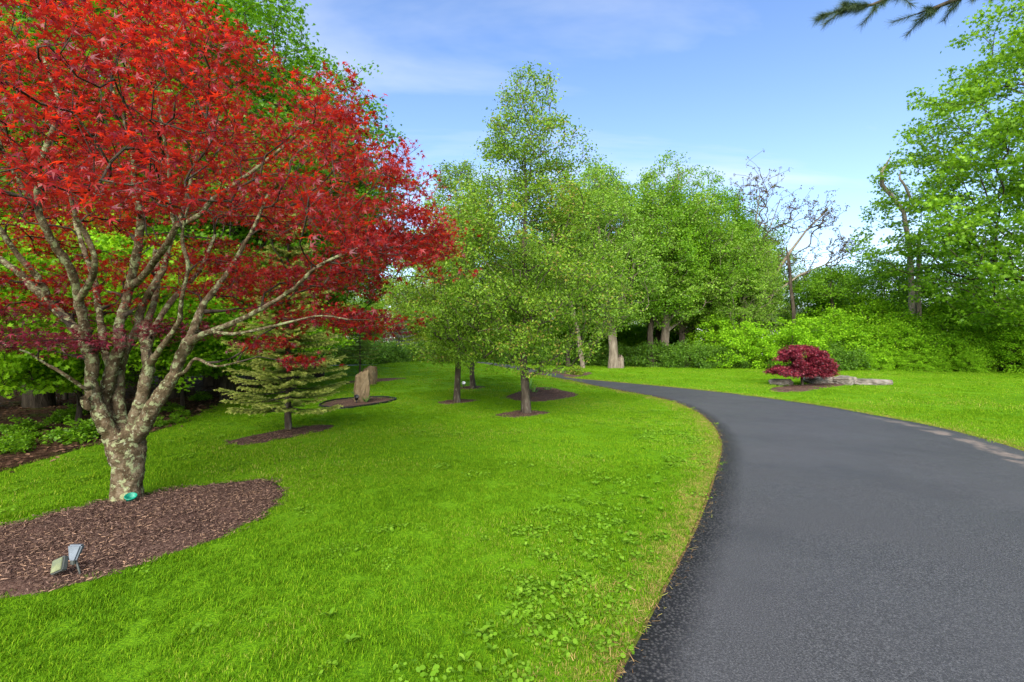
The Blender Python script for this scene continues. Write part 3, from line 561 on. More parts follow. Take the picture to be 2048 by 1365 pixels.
# ------------------------------------------------------------------ red maple in the large bed
def red_maple():
    b = gnd(255, 1003); D = b[1]
    root = thing('red_maple', 'large red-leaved maple with lichen-covered stems in the big mulch bed', 'tree', b)
    stems = {   # name: (parent, index in parent, [(px, py, width px, depth offset)])
     't': (None, 0, [(255, 1012, 80, 0), (256, 975, 68, 0), (260, 935, 72, 0), (255, 905, 88, 0), (250, 885, 84, 0), (250, 872, 62, 0), (250, 862, 8, 0)]),
     's1': ('t', 3, [(228, 880, 62, -.03), (206, 838, 50, -.05), (190, 806, 46, -.05), (184, 770, 42, -.05), (182, 722, 42, -.05), (178, 697, 46, -.05)]),
     'stub': ('s1', 2, [(176, 812, 34, -.12), (169, 795, 30, -.14)]),
     's1a': ('s1', 5, [(160, 670, 36, .1), (133, 640, 32, .25), (98, 605, 30, .4), (70, 579, 26, .5), (42, 549, 24, .6), (0, 518, 20, .8), (-60, 470, 14, .9)]),
     's1c': ('s1a', 2, [(77, 558, 22, .3), (42, 518, 20, .2), (0, 460, 17, .1), (-40, 400, 12, 0)]),
     's1b': ('s1', 5, [(168, 650, 32, -.15), (158, 600, 30, -.25), (141, 539, 28, -.4), (113, 497, 26, -.5), (87, 450, 24, -.6), (77, 415, 22, -.65), (79, 334, 19, -.7), (108, 258, 16, -.7), (119, 211, 14, -.7), (86, 115, 11, -.75)]),
     's1d': ('s1b', 5, [(48, 380, 14, -.7), (10, 310, 12, -.8), (-20, 240, 9, -.9)]),
     's1e': ('s1b', 1, [(182, 560, 22, -.4), (190, 520, 20, -.5), (172, 470, 17, -.5), (150, 430, 14, -.6), (128, 330, 11, -.7)]),
     's2': ('t', 4, [(222, 858, 58, .06), (208, 826, 52, .08), (208, 795, 48, .1), (216, 768, 46, .1), (225, 735, 46, .1), (238, 700, 40, .1), (240, 680, 38, .12), (238, 650, 32, .2), (250, 610, 30, .3), (258, 575, 30, .35)]),
     's2a': ('s2', 4, [(212, 708, 26, .3), (204, 660, 24, .5), (196, 610, 22, .7), (188, 560, 20, .9), (168, 500, 17, 1.0), (150, 440, 14, 1.1)]),
     's2b': ('s2', 9, [(270, 525, 28, .3), (279, 474, 27, .25), (281, 427, 23, .2), (270, 387, 18, .15), (267, 325, 15, .1), (259, 272, 13, 0), (230, 195, 10, -.1), (205, 100, 8, -.2)]),
     's2c': ('s2', 9, [(280, 560, 24, .1), (312, 518, 24, -.1), (337, 483, 22, -.2), (352, 453, 21, -.25)]),
     's2d': ('s2c', 3, [(342, 422, 14, -.3), (337, 387, 13, -.35), (338, 330, 12, -.4), (322, 240, 10, -.5), (310, 160, 8, -.5)]),
     's2e': ('s2c', 3, [(398, 432, 18, -.3), (420, 405, 17, -.35), (450, 383, 16, -.4), (505, 343, 13, -.5), (567, 294, 11, -.6), (615, 250, 8, -.6)]),
     's3': ('t', 4, [(244, 850, 44, .12), (240, 815, 40, .16), (236, 785, 40, .2), (237, 750, 38, .22), (243, 720, 34, .25), (256, 688, 32, .35), (274, 661, 32, .4), (279, 630, 28, .45), (288, 606, 26, .45), (303, 578, 24, .45), (327, 538, 20, .5), (338, 495, 17, .55), (372, 400, 13, .7), (395, 300, 9, .8)]),
     's4': ('t', 4, [(266, 856, 46, -.04), (274, 826, 44, -.06), (286, 788, 42, -.06), (294, 755, 42, -.06), (298, 732, 40, -.05), (292, 700, 32, .1), (288, 668, 30, .3), (300, 630, 24, .5), (315, 570, 20, .7), (310, 500, 16, .9)]),
     's4a': ('s4', 4, [(310, 714, 24, -.2), (330, 686, 20, -.35), (357, 646, 18, -.5), (361, 620, 16, -.55), (366, 584, 15, -.6), (376, 532, 14, -.65), (364, 474, 11, -.7), (380, 400, 8, -.8)]),
     's5': ('t', 4, [(284, 858, 60, -.06), (300, 826, 54, -.1), (324, 790, 48, -.12), (346, 756, 44, -.12), (361, 716, 42, -.1), (376, 688, 40, -.1)]),
     's5a': ('s5', 5, [(386, 662, 30, .05), (398, 630, 26, .15), (412, 602, 24, .25), (441, 566, 20, .35), (459, 538, 18, .4), (480, 505, 16, .45), (512, 446, 12, .5), (540, 380, 9, .6)]),
     's5b': ('s5', 5, [(401, 672, 26, -.2), (420, 664, 22, -.25), (469, 645, 19, -.3), (527, 616, 17, -.35), (586, 578, 14, -.4), (633, 535, 12, -.4), (690, 507, 9, -.4), (760, 480, 6, -.4)]),
     's5c': ('s5b', 1, [(469, 668, 12, -.4), (527, 657, 11, -.5), (578, 645, 9, -.6), (640, 632, 6, -.7), (700, 640, 5, -.7)]),
     's5d': ('s5', 3, [(372, 742, 14, -.3), (391, 718, 12, -.4), (430, 733, 9, -.5), (480, 724, 7, -.6)]),
     's5e': ('s4', 5, [(312, 650, 22, .4), (345, 600, 18, .7), (400, 540, 15, 1.0), (430, 470, 12, 1.2)]),
     's6': ('s1', 3, [(172, 778, 14, -.2), (143, 759, 13, -.3), (116, 741, 12, -.35), (88, 726, 10, -.4), (57, 706, 8, -.45), (10, 690, 6, -.5)]),
    }
    P, par, W, idx, span = [], [], [], {}, {}
    for k, (pk, pi, pts) in stems.items():
        idx[k] = []; lo = len(P)
        pts = [np.array(p, float) for p in pts]
        prev = -1 if pk is None else idx[pk][pi]
        arr = [list(at(q[0], q[1], D + q[3]) - b) + [q[2] / FPX * (D + q[3]) / 2 * (0.74 if pk is None else 0.53)] for q in pts]
        if prev >= 0: arr = [list(P[prev]) + [min(W[prev], arr[0][3] * 1.15)]] + arr
        dense = smooth_line(arr, 5)
        for j, q in enumerate(dense):
            if j == 0 and prev >= 0: continue
            P.append(q[:3] + (rng.normal(0, 0.07 if pk else 0.015, 3) * q[3] if prev >= 0 else 0)); par.append(prev); W.append(max(.004, q[3] * (rng.uniform(.95, 1.06) if pk else rng.uniform(.985, 1.015)))); prev = len(P) - 1
            if j % 5 == 0: idx[k].append(prev)
        span[k] = (lo, len(P))
    ns = len(P)
    # canopy tips: flattened pads filling an umbrella, plus low drooping pads towards the right
    n = 3300; R0 = 3.7; c0 = np.array((-0.5, 0.25)); out = []
    while len(out) < n:
        a = rng.uniform(0, 6.283); r = R0 * math.sqrt(rng.uniform(0, 1)); zt = 2.0 + 2.85 * math.sqrt(max(0, 1 - (r / 3.85) ** 2)); zl = 3.0 - 0.14 * r + 0.30 * max(0, r * math.sin(a)) - 0.2 * max(0, r - 2.4)
        if zl > zt - .15: zl = zt - .15
        z = zt - (zt - zl) * rng.uniform(0, 1) ** 1.15
        p = np.array((c0[0] + r * math.cos(a), c0[1] + r * math.sin(a), z))
        if mnoise.noise(Vector((p[0] * 1.15, p[1] * 1.15, p[2] * 3.6 + 3))) < 0.06 + rng.normal(0, .05): continue
        if np.linalg.norm(p + b - np.array((0, 0, EYE))) < 2.3: continue
        out.append(p)
    pads = [(690, 640, 5.0, .32, .05), (740, 655, 5.0, .16, .04), (640, 625, 5.0, .25, .05), (545, 690, 4.6, .12, .03), (595, 724, 4.5, .06, .025), (60, 685, 4.7, .42, .05), (120, 680, 4.4, .25, .05), (60, 625, 5.3, .35, .05), (130, 610, 5.6, .3, .05), (360, 660, 5.3, .25, .05), (470, 590, 5.5, .45, .1), (560, 560, 5.6, .4, .1), (250, 560, 5.9, .5, .1), (420, 530, 5.8, .5, .12), (820, 440, 5.0, .25, .12), (760, 350, 5.1, .28, .12), (690, 215, 5.0, .22, .1), (800, 490, 5.0, .3, .1), (740, 545, 5.0, .3, .06), (640, 560, 5.2, .35, .1), (30, 560, 5.8, .4, .06)]
    for (x, y, dd, sr, szz) in pads:
        ctr = at(x, y, dd) - b
        for _ in range(int(30 * sr / 0.25)): out.append(ctr + rng.normal(0, 1, 3) * np.array((sr, sr, szz)) + 0)
    tips = np.array(out); ax = np.linalg.norm(tips - np.array((0, 0, 1.2)), axis=1); tips = tips[np.argsort(ax)]
    Pn, par, tn = grow(np.array(P), par, tips, 0.16, 0.25, 0.7, 0.03, 0.18)
    c = counts(par, tn); R = np.maximum(0.0022 * c ** 0.42, 0.0022); R[:ns] = np.array(W); R[ns:] = np.minimum(R[ns:], 0.011); R[0] *= 1.3; R[1] *= 1.18; R[2] *= 1.08
    sel = np.zeros(len(Pn), bool); sel[:ns] = True
    for k, (lo, hi) in span.items():
        one = np.zeros(len(Pn), bool); one[lo:hi] = True; nm = 'trunk' if k == 't' else 'limb'
        obj(nm, tubes(nm, Pn, par, R, one, 26 if k == 't' else 13, M['bark_maple'], 0.06, 0.11 if k == 't' else 0.15), root)
    obj('twigs', tubes('twigs', Pn, par, R, ~sel, 4, M['bark_dark']), root, kind='stuff')
    tn = np.array(tn); LP = np.repeat(Pn[tn], 13, 0); LP = LP + rng.normal(0, 1, LP.shape) * np.array((.085, .085, .035))
    fine = np.where((c <= 3) & (np.arange(len(Pn)) >= ns))[0]; L2 = Pn[rng.choice(fine, 4000)]; LP = np.concatenate([LP, L2 + rng.normal(0, .04, L2.shape)])
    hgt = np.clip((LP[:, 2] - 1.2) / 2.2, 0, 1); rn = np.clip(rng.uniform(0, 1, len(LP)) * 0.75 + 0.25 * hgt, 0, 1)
    wq = LP + b; low = (LP[:, 2] < 1.95) & (1024 + FPX * wq[:, 0] / wq[:, 1] < 480)  # lower left leaves take the purple material, shade put into their colour
    # the 300 leaves that show largest are leaves of their own
    dc = np.linalg.norm(LP + b - np.array((0, 0, EYE)), axis=1); wv = LP + b; infr = (np.abs(wv[:, 0] / wv[:, 1]) < 1.04) & (np.abs((wv[:, 2] - EYE) / wv[:, 1]) < 0.69)
    big = np.zeros(len(LP), bool); cand = np.where(infr & ~low)[0]; big[cand[np.argsort(dc[cand])[:300]]] = True
    out = unit(LP * np.array((1, 1, 0.2))) * 0.9
    crown = obj('crown', leaf_mesh('crown', LP[~low & ~big], 0.047, T_STAR, M['red'], rn[~low & ~big], up=0.66, out=out[~low & ~big], droop=0.35), root, kind='stuff')
    obj('crown', leaf_mesh('crown', LP[low & ~big], 0.045, T_STAR, M['purple'], rn[low & ~big], up=0.72, out=out[low & ~big], droop=0.3), root, kind='stuff')['label'] = 'low drooping pads of leaves tinted dull purple for shade'
    lm = [mesh_np('leaf', T_STAR[0], T_STAR[1], M['red'], {'rnd': np.full(len(T_STAR[0]), v)}) for v in (.2, .4, .55, .7, .9)]
    d, nn, x, s = leaf_arrays(LP[big], 0.047, T_STAR, 0.66, out[big], 0.35)
    from mathutils import Matrix
    for i, p in enumerate(LP[big]):
        o = obj('leaf', lm[i % 5], crown)
        mt = Matrix(((x[i][0], d[i][0], nn[i][0], p[0]), (x[i][1], d[i][1], nn[i][1], p[1]), (x[i][2], d[i][2], nn[i][2], p[2]), (0, 0, 0, 1)))
        o.matrix_local = mt @ Matrix.Scale(float(s[i]), 4)
    return root
red_maple()

# ------------------------------------------------------------------ pear trees on the lawn
pA = gnd(1050, 829); pB = gnd(915, 806); pC = gnd(945, 778)
pear = make_tree('pear_tree', 'tallest upright pear tree standing in front of the oval mulch bed', 'tree', 'pear trees on the lawn', pA, 7.5, 0.95, 2.15, PROFS['pear'], 2300, 30, 0.062, T_OVAL, M['gpear'], M['bark_pear'], 0.088, clump=-0.02, cs=0.9, lean=(0.0, 0), seg=0.25, spread=0.10, seed=1.3, up=0.3, alpha=0.12, upw=1.9, shell=0.55, rtip=0.006, flute=0.08)
pear2 = make_tree('pear_tree', 'middle pear tree with dark straight trunk in a small mulch ring', 'tree', 'pear trees on the lawn', pB, 6.4, 1.05, 1.6, PROFS['pear'], 1200, 36, 0.062, T_OVAL, M['gpear'], M['bark_pear'], 0.074, clump=-0.02, cs=0.9, seg=0.25, spread=0.10, seed=4.1, up=0.3, alpha=0.12, upw=1.9, shell=0.55, rtip=0.006, flute=0.08)
dup(pear2, pC, 2.1, 1.02, 'rear pear tree beside a small white spotlight')

# ------------------------------------------------------------------ conifers
def conifer(name, label, cat, loc, h, R, zb, mat, group=None, nwh=20, per=8, droop=0.12, needle=0.022, nd=260, rb=0.055, bark='bark_pear', sidel=0.34, rise=0.15, tipc=1.0, wid=0.11):
    root = thing(name, label, cat, loc, rng.uniform(0, 6), group)
    P, par, rad = [], [], []
    nt_ = 14
    for i in range(nt_ + 1):
        P.append((0.01 * math.sin(i * 1.3), 0.01 * math.cos(i * 1.9), -0.05 + h * i / nt_ * 0.99)); par.append(i - 1); rad.append(max(0.006, rb * (1 - i / nt_) ** 0.8))
    Tn, Td, Tl, Tc = [], [], [], []
    for wv in range(nwh):
        t = wv / (nwh - 1); z = zb + (h * 0.985 - zb) * t ** 0.95; Lb = R * (1 - t) ** 0.85 * (0.75 + 0.25 * min(1, t * 8)) + 0.05
        for q in range(max(4, int(per * (1 - 0.45 * t)))):
            a = q * 2 * math.pi / per * 1.07 + wv * 2.4 + rng.normal(0, 0.2); Lq = Lb * rng.uniform(0.7, 1.12); d = np.array((math.cos(a), math.sin(a), 0)); s = np.array((-d[1], d[0], 0))
            z0 = z + rng.normal(0, 0.03); j = int(np.clip(round((z0 + 0.05) / (h * 0.99) * nt_), 0, nt_)); prev = j; nb = 6; pts = []
            for m in range(0, nb + 1):
                u = m / nb; p = d * Lq * u + np.array((0, 0, z0 + Lq * (rise * t * u - droop * (1 - t) * (u * 1.1 - 0.9 * u * u) * 1.6 + 0.08 * u * u))) + s * 0.04 * math.sin(u * 3 + q); pts.append(p)
                P.append(p); par.append(prev); rad.append(0.011 * (1 - u) * (0.4 + 0.6 * (1 - t)) + 0.0025); prev = len(P) - 1
            pts = np.array(pts)
            lo = 0.15 if t > 0.12 else 0.35
            Tn.append(pts[int(nb * lo):-1]); Td.append(np.diff(pts, axis=0)[int(nb * lo):]); Tc.append(np.linspace(0.2, 0.75, len(Td[-1])))
            for u in np.arange(lo, 0.98, 0.085 if Lq > 0.4 else 0.16):
                for sg in (-1, 1):
                    p = pts[0] + (pts[-1] - pts[0]) * u; p = np.array([np.interp(u * nb, np.arange(nb + 1), pts[:, k]) for k in range(3)])
                    ls = sidel * Lq * (1 - u * 0.75) * rng.uniform(0.6, 1.1) + 0.03; dd = unit(d * 0.75 + sg * s * 0.8 + np.array((0, 0, -0.06 + rng.normal(0, .07)))) * ls
                    Tn.append(np.array([p, p + dd * 0.5])); Td.append(np.array([dd * 0.5, dd * 0.5])); Tc.append(np.array([0.12 + 0.4 * u, 0.5 + 0.5 * u]))
                    P.append(p + dd); par.append(prev - nb + int(u * nb)); rad.append(0.002)
    P = np.array(P); rad = np.array(rad)
    sel = np.zeros(len(P), bool); sel[:nt_ + 1] = True
    obj('trunk', tubes('trunk', P, par, rad, sel, 10, M[bark], 0.05), root); obj('branches', tubes('branches', P, par, rad, ~sel, 3, M[bark]), root, kind='stuff')
    A = np.concatenate(Tn); Dv = np.concatenate(Td); Cc = np.concatenate(Tc); ln = np.linalg.norm(Dv, axis=1); cnt = np.maximum(2, (ln * nd).astype(int)); k = np.repeat(np.arange(len(A)), cnt)
    u = rng.uniform(0, 1, len(k)); B = A[k] + Dv[k] * u[:, None]; ax = unit(Dv[k]); nr = rng.normal(0, 1, (len(k), 3)) * np.array((1, 1, 0.8)) + np.array((0, 0, .35)); nr = unit(nr - ax * np.sum(nr * ax, 1, keepdims=True))
    dirn = unit(ax * 0.7 + nr * 0.8); sd_ = unit(np.cross(dirn, rng.normal(0, 1, (len(k), 3)))) * needle * wid; ll = needle * rng.uniform(.7, 1.2, (len(k), 1))
    V = np.stack([B - sd_, B + sd_, B + dirn * ll], 1).reshape(-1, 3); i = np.arange(len(k)) * 3
    cc = np.clip((Cc[k] + 0.25 * (u - 0.5)) * tipc + rng.normal(0, .08, len(k)), 0, 1)
    obj('needles', mesh_np('needles', V, [np.stack([i, i + 1, i + 2], 1)], mat, {'rnd': np.repeat(cc, 3)}), root, kind='stuff')
    return root
conifer('spruce_tree', 'young spruce with pale layered tips in a narrow mulch bed', 'tree', gnd(577, 864), 4.0, 1.15, 0.42, M['needle'], nwh=25, per=10, nd=420, needle=0.034, rb=0.062, wid=0.15)
conifer('spruce_tree', 'small spruce sapling with bare lower trunk behind the standing stones', 'tree', gnd(720, 752), 2.6, 0.95, 0.75, M['needle'], nwh=13, per=7, nd=120, needle=0.045, rb=0.045, tipc=0.55)
conifer('fir_tree', 'dull grey-green fir in front of the far woods', 'tree', gpt(-9.6, 41), 4.9, 2.0, 0.5, M['needleg'], nwh=15, per=8, nd=60, needle=0.09, rb=0.10)

# ------------------------------------------------------------------ woods
PI2 = 2 * math.pi
tallA = make_tree('woodland_maple', 'tall deep green maple rising behind the red maple', 'tree', 'tall woods maples', gnd(425, 772), 14.5, 2.6, 4.4, PROFS['oval'], 1000, 44, 0.125, T_MAPLE, M['gdeep'], M['bark_dark'], 0.24, clump=-0.10, cs=0.5, seg=0.45, spread=0.26, seed=2.2, up=0.6, lean=(0.5, 0.3), flat=0.35)
olive = make_tree('woodland_tree', 'airy pale green tree with leaning trunk at the right woods edge', 'tree', 'pale green woods trees', gnd(1228, 737), 12.3, 2.2, 3.5, PROFS['oval'], 1500, 27, 0.105, T_BROAD, M['golive'], M['bark_grey'], 0.24, clump=-0.04, cs=0.6, seg=0.45, spread=0.19, seed=5.5, up=0.4, lean=(-1.0, 0.4))
green = make_tree('woodland_tree', 'fresh green slender woods tree beyond the driveway', 'tree', 'fresh green woods trees', gnd(1300, 734), 12.0, 2.4, 3.1, PROFS['oval'], 1300, 27, 0.105, T_BROAD, M['gmaple'], M['bark_dark'], 0.18, clump=-0.02, cs=0.6, seg=0.45, spread=0.19, seed=7.9, up=0.45, lean=(0.5, 0.2))
yellow = make_tree('woodland_tree', 'pale yellow-green tree of the far woods', 'tree', 'pale far woods trees', gpt(-7, 52), 9.0, 1.2, 3.6, PROFS['round'], 800, 34, 0.13, T_BROAD, M['gyellow'], M['bark_grey'], 0.18, clump=-0.12, cs=0.5, seg=0.45, spread=0.3, seed=3.3, up=0.4)
under = make_tree('understory_maple', 'low layered bright green maple sapling in the left woods', 'tree', 'understory maples in the left woods', gnd(130, 800), 4.6, 0.9, 2.3, PROFS['round'], 480, 40, 0.10, T_MAPLE, M['gshrub'], M['bark_dark'], 0.05, clump=-0.02, cs=0.9, seg=0.3, spread=0.2, seed=6.1, up=0.5, flat=0.28, droop=0.3)

def place(root, lst, label=None, group=None):
    for k, (x, y, s, rz) in enumerate(lst):
        dup(root, gpt(x, y), rz, s, label, group)
# left woods behind the red maple (x, y, scale, rotation)
place(tallA, [(-11.6, 11.8, 0.92, 1.1), (-9.6, 13.6, 1.0, 2.5), (-13.5, 17.5, 1.1, 4.0), (-8.9, 17.6, 0.97, 5.2), (-18, 14, 1.1, 0.6), (-10.5, 23, 1.0, 3.1), (-16, 24, 1.15, 1.9), (-22, 20, 1.1, 5.7), (-7.6, 12.9, .62, 0.9), (-7.3, 15.8, .7, 2.2), (-8.0, 20.0, .8, 3.5)], 'tall deep green maple standing in the left woods')
place(under, [(-8.6, 9.6, 0.9, 1.7), (-10.5, 9.2, 1.0, 3.3), (-7.9, 11.6, 0.85, 5.0), (-12.0, 12.6, 1.1, 0.4), (-7.2, 13.6, 0.85, 2.6), (-14.5, 12, 1.2, 4.4), (-9.4, 16.0, 1.1, 0.9), (-11.5, 19.5, 1.3, 2.2), (-17, 17, 1.3, 5.5), (-9.3, 8.2, .8, 4.1), (-7.6, 9.9, .75, 0.2)])
# woods beyond the driveway
place(olive, [(9.6, 30.5, 1.07, 2.0), (4.6, 33, 1.14, 4.2), (12.0, 34, 0.95, 1.0), (2.2, 35, 0.9, 5.5), (14.4, 30.9, 0.72, 3.0), (16.9, 33.8, 0.8, 1.9)], 'airy pale green tree within the right woods')
place(green, [(13.2, 31.5, 1.06, 2.4), (15.0, 34.2, 1.12, 1.4), (13.9, 37.5, 1.05, 5.0), (17.2, 37.5, 1.0, 0.2), (10.8, 36, 1.04, 4.4), (6.4, 36.5, 1.24, 0.8), (14.8, 36, 0.88, 3.6), (3.5, 30.5, 0.72, 5.9), (0.5, 38, 0.95, 1.3)])
place(yellow, [(-3.4, 47, 0.8, 1.2), (-12, 50, 0.95, 2.8), (-16.5, 47, 0.9, 4.6), (0.6, 50, 0.85, 0.5), (-9.5, 60, 1.2, 3.7), (-2, 62, 1.1, 5.1)])
place(green, [(-13.4, 44, 0.62, 1.0), (-6.4, 47, 0.52, 3.0), (-18, 40, 0.85, 5.0), (-20, 52, 0.95, 2.0), (-11, 55, 0.72, 0.3)], 'dark fresh green tree standing behind the crest of lawn', 'green trees behind the crest')
# far belt closing the view
for k in range(26):
    x = -60 + k * 6.2 + rng.uniform(-1.5, 1.5); y = 74 + rng.uniform(-7, 9); s = rng.uniform(0.7, 0.95)
    if 20 < x < 46: s *= 0.62
    dup(olive if k % 2 else green, gpt(x, y), rng.uniform(0, PI2), s, 'distant tree of the belt closing the view behind the woods', 'distant tree belt')

# ------------------------------------------------------------------ right: large maple, budding tree, snags, shrubs
make_tree('green_maple', 'large bright green maple hanging over the right lawn shrubs', 'tree', None, gpt(26.2, 22.6), 19.6, 1.4, 7.9, PROFS['oval'], 2500, 34, 0.16, T_MAPLE, M['glight'], M['bark_dark'], 0.32, clump=0.03, cs=0.5, seg=0.5, spread=0.25, seed=8.4, up=0.5, flat=0.4, lean=(-0.6, 0))
def budding():
    D = 31.5; b = gpt((1462 - 1024) / FPX * D, D); root = thing('budding_tree', 'nearly bare tree with brown buds leaning right above the shrubs', 'tree', b)
    lines = [(None, [(1462, 738, .17), (1478, 690, .15), (1506, 612, .13), (1543, 560, .11), (1580, 505, .085), (1612, 462, .06), (1650, 425, .04)]), (2, [(1550, 586, .07), (1600, 550, .055), (1650, 530, .04), (1700, 506, .025)]), (1, [(1494, 600, .10), (1506, 520, .08), (1512, 440, .05), (1520, 385, .03)]), (13, [(1540, 455, .04), (1560, 400, .025)])]
    P, par, R = [], [], []
    for st, pts in lines:
        prev = -1 if st is None else st
        for q, (x, y, r) in enumerate(pts):
            P.append(at(x, y, D + rng.normal(0, .25)) - b); par.append(prev); R.append(r); prev = len(P) - 1
    ns = len(P); P[0][2] -= .2; tips = []
    for (x, y, rx, ry, n) in ((1645, 430, 42, 34, 130), (1690, 495, 40, 24, 110), (1515, 375, 40, 36, 120), (1580, 420, 34, 40, 70), (1600, 520, 50, 26, 60), (1540, 470, 40, 40, 60)):
        for _ in range(n): tips.append(at(x + rng.normal(0, .6) * rx, y + rng.normal(0, .6) * ry, D + rng.normal(0, .9)) - b)
    tips = np.array(tips); tips = tips[np.argsort(np.linalg.norm(tips - P[2], axis=1))]
    Q, par, tn = grow(np.array(P), par, tips, .35, .12, .9, -.03, .06); c = counts(par, tn); RR = np.clip(.009 * c ** .42, .008, .045); RR[:ns] = R
    sel = np.zeros(len(Q), bool); sel[:ns] = True
    obj('trunk', tubes('trunk', Q, par, RR, sel, 9, M['bark_grey'], .06), root); obj('branches', tubes('branches', Q, par, RR, ~sel, 4, M['bark_dark']), root)
    LP = np.repeat(Q[tn], 7, 0); LP = LP + rng.normal(0, .06, LP.shape); obj('crown', leaf_mesh('crown', LP, .095, T_BROAD, M['bud'], up=.3), root, kind='stuff')
budding()

def snag(name, label, base, pts, group=None, mat='deadwood', thin=0.68):
    root = thing(name, label, 'dead tree', base, 0, group); P, par, R = [], [], []
    for br in pts:
        prev = br[0]
        for (x, y, z, r) in br[1]:
            P.append((x, y, z)); par.append(prev); R.append(r); prev = len(P) - 1
    R = np.array(R) * thin; P = np.array(P, float)
    Q = [P[0]]; qp = [-1]; qr = [R[0]]; mp = {0: 0}
    for i in range(1, len(P)):      # three extra rings per piece, jittered
        prev = mp[par[i]]; a, r0 = P[par[i]], R[par[i]]
        for s in (0.25, 0.5, 0.75, 1.0):
            p = a + (P[i] - a) * s + (rng.normal(0, r0 * 0.12, 3) if s < 1 else 0); Q.append(p); qp.append(prev); qr.append((r0 + (R[i] - r0) * s) * rng.uniform(.93, 1.07)); prev = len(Q) - 1
        mp[i] = prev
    obj('trunk', tubes('trunk', np.array(Q), qp, np.array(qr), np.ones(len(Q), bool), 9, M[mat], 0.1), root); return root
snag('dead_snag', 'pale dead tree with two curved bare forks behind green maple', gpt(24.8, 30), [(-1, [(0, 0, -.2, .34), (0, 0, 4.5, .27), (-.1, 0, 7.2, .22), (-.5, 0, 9.6, .17), (-1.25, 0, 10.6, .19), (-1.85, 0, 11.3, .18), (-1.85, 0, 12.2, .14), (-1.2, 0, 13.2, .02)]), (3, [(.1, 0, 10.0, .12), (-.4, 0, 11.2, .11), (-.75, 0, 11.7, .08), (-.7, 0, 12.2, .02)])])
snag('dead_snag', 'short pale dead trunk beside the curved dead tree', gpt(25.5, 30.4), [(-1, [(0, 0, -.2, .28), (.05, 0, 5.0, .2), (.1, 0, 8.3, .15), (.14, 0, 8.7, .05)])])
snag('broken_trunk', 'broken dark trunk standing beside the leaning budding tree', gpt(18.2, 31.0), [(-1, [(0, 0, -.2, .2), (-.15, 0, 3.5, .17), (-.45, 0, 6.6, .14), (-.62, 0, 7.6, .06)])], mat='bark_dark')
snag('leaning_trunk', 'pale leaning trunk rising behind the pear trees', gnd(1166, 737), [(-1, [(0, 0, -.2, .22), (-.25, .1, 2.0, .17), (-.9, .2, 4.6, .15), (-1.7, .4, 7.6, .11), (-2.0, .5, 9.5, .05)])], mat='bark_grey')
snag('tree_stump', 'short sawn stump beside the leaning woods tree', gnd(1241, 737), [(-1, [(0, 0, -.1, .20), (0.02, 0, .35, .17), (0, 0, .66, .165), (0, 0, .67, .01)])], mat='bark_grey', thin=1.0)

shA = make_tree('lawn_edge_shrub', 'rounded bright green shrub along the right woods edge', 'shrub', 'bright shrubs along the right lawn', gpt(13.2, 27.6), 2.7, 0.1, 1.85, PROFS['mound'], 480, 32, 0.085, T_BROAD, M['gshrub'], M['bark_dark'], 0.05, clump=-0.02, cs=1.1, seg=0.25, spread=0.11, seed=1.1, up=0.45, trunk_top=0.5, shell=0.4)
shB = make_tree('lawn_edge_shrub', 'dark green dense shrub along the right woods edge', 'shrub', 'dark shrubs along the right lawn', gpt(10.4, 28.2), 1.6, 0.05, 1.5, PROFS['mound'], 380, 34, 0.08, T_BROAD, M['gshrubd'], M['bark_dark'], 0.04, clump=-0.2, cs=0.9, seg=0.25, spread=0.13, seed=9.1, up=0.45, trunk_top=0.5, shell=0.4)
place(shA, [(15.3, 26.4, 1.05, 1.0), (17.6, 27.0, 1.1, 2.2), (19.8, 27.4, 1.12, 3.0), (21.6, 26.4, 1.0, 4.2), (16.4, 28.4, .8, 5.1), (19.0, 29.6, 1.35, 0.3), (22.4, 29.4, 1.5, 1.7), (24.6, 27.4, 1.2, 2.9), (26.8, 26.8, 1.25, 4.9), (13.4, 30.2, 1.25, 3.9), (25.4, 24.6, .9, 5.4), (28.4, 24.8, 1.1, .4), (23.4, 25.2, .7, 3.6), (29.8, 27.5, 1.4, 3.3), (21.0, 31.6, 1.75, 2.0), (24.2, 32, 1.8, 4.0), (27.8, 31, 1.9, .9)])
place(shA, [(19.2, 25.4, .42, 1), (20.6, 25.0, .4, 2), (21.9, 25.2, .45, 3), (18.2, 25.2, .38, 4), (23.0, 24.4, .4, 5)], 'low bright clump on the lawn in front of taller shrubs', 'low clumps before the shrubs')
place(shB, [(12.0, 27.8, 0.95, 1.9), (8.6, 29.6, 1.0, 3.3), (17.3, 25.6, .9, 0.8), (6.6, 30.6, .9, 4.4), (27.2, 23.6, 1.0, 2.5), (22.8, 27.6, 1.2, 5.6), (2.6, 31.6, 1.0, 1.2), (0.8, 33.4, 1.1, 5.1), (4.6, 31.8, .9, 2.7), (30.5, 23.8, 1.3, .2), (14.8, 25.9, .75, 3.0)])
place(shB, [(-9.5, 36.5, 1.2, .7), (-7.2, 38.5, 1.2, 2.0), (-4.6, 40, 1.2, 3.1), (-12, 37.5, 1.3, 4.4), (-2.2, 39.5, 1.1, 5.2), (-15, 36, 1.4, 1.4)], 'dark shrub below the far woods behind the lawn crest', 'dark shrubs behind the crest')
make_tree('arched_vine', 'arching vine-covered small tree above the bright shrubs', 'tree', None, gpt(20.3, 30.2), 6.4, 4.2, 1.9, PROFS['mound'], 330, 30, 0.09, T_BROAD, M['gmaple'], M['bark_dark'], 0.10, clump=-0.1, cs=0.8, seg=0.3, spread=0.16, seed=3.7, up=0.5, lean=(-0.4, 0))
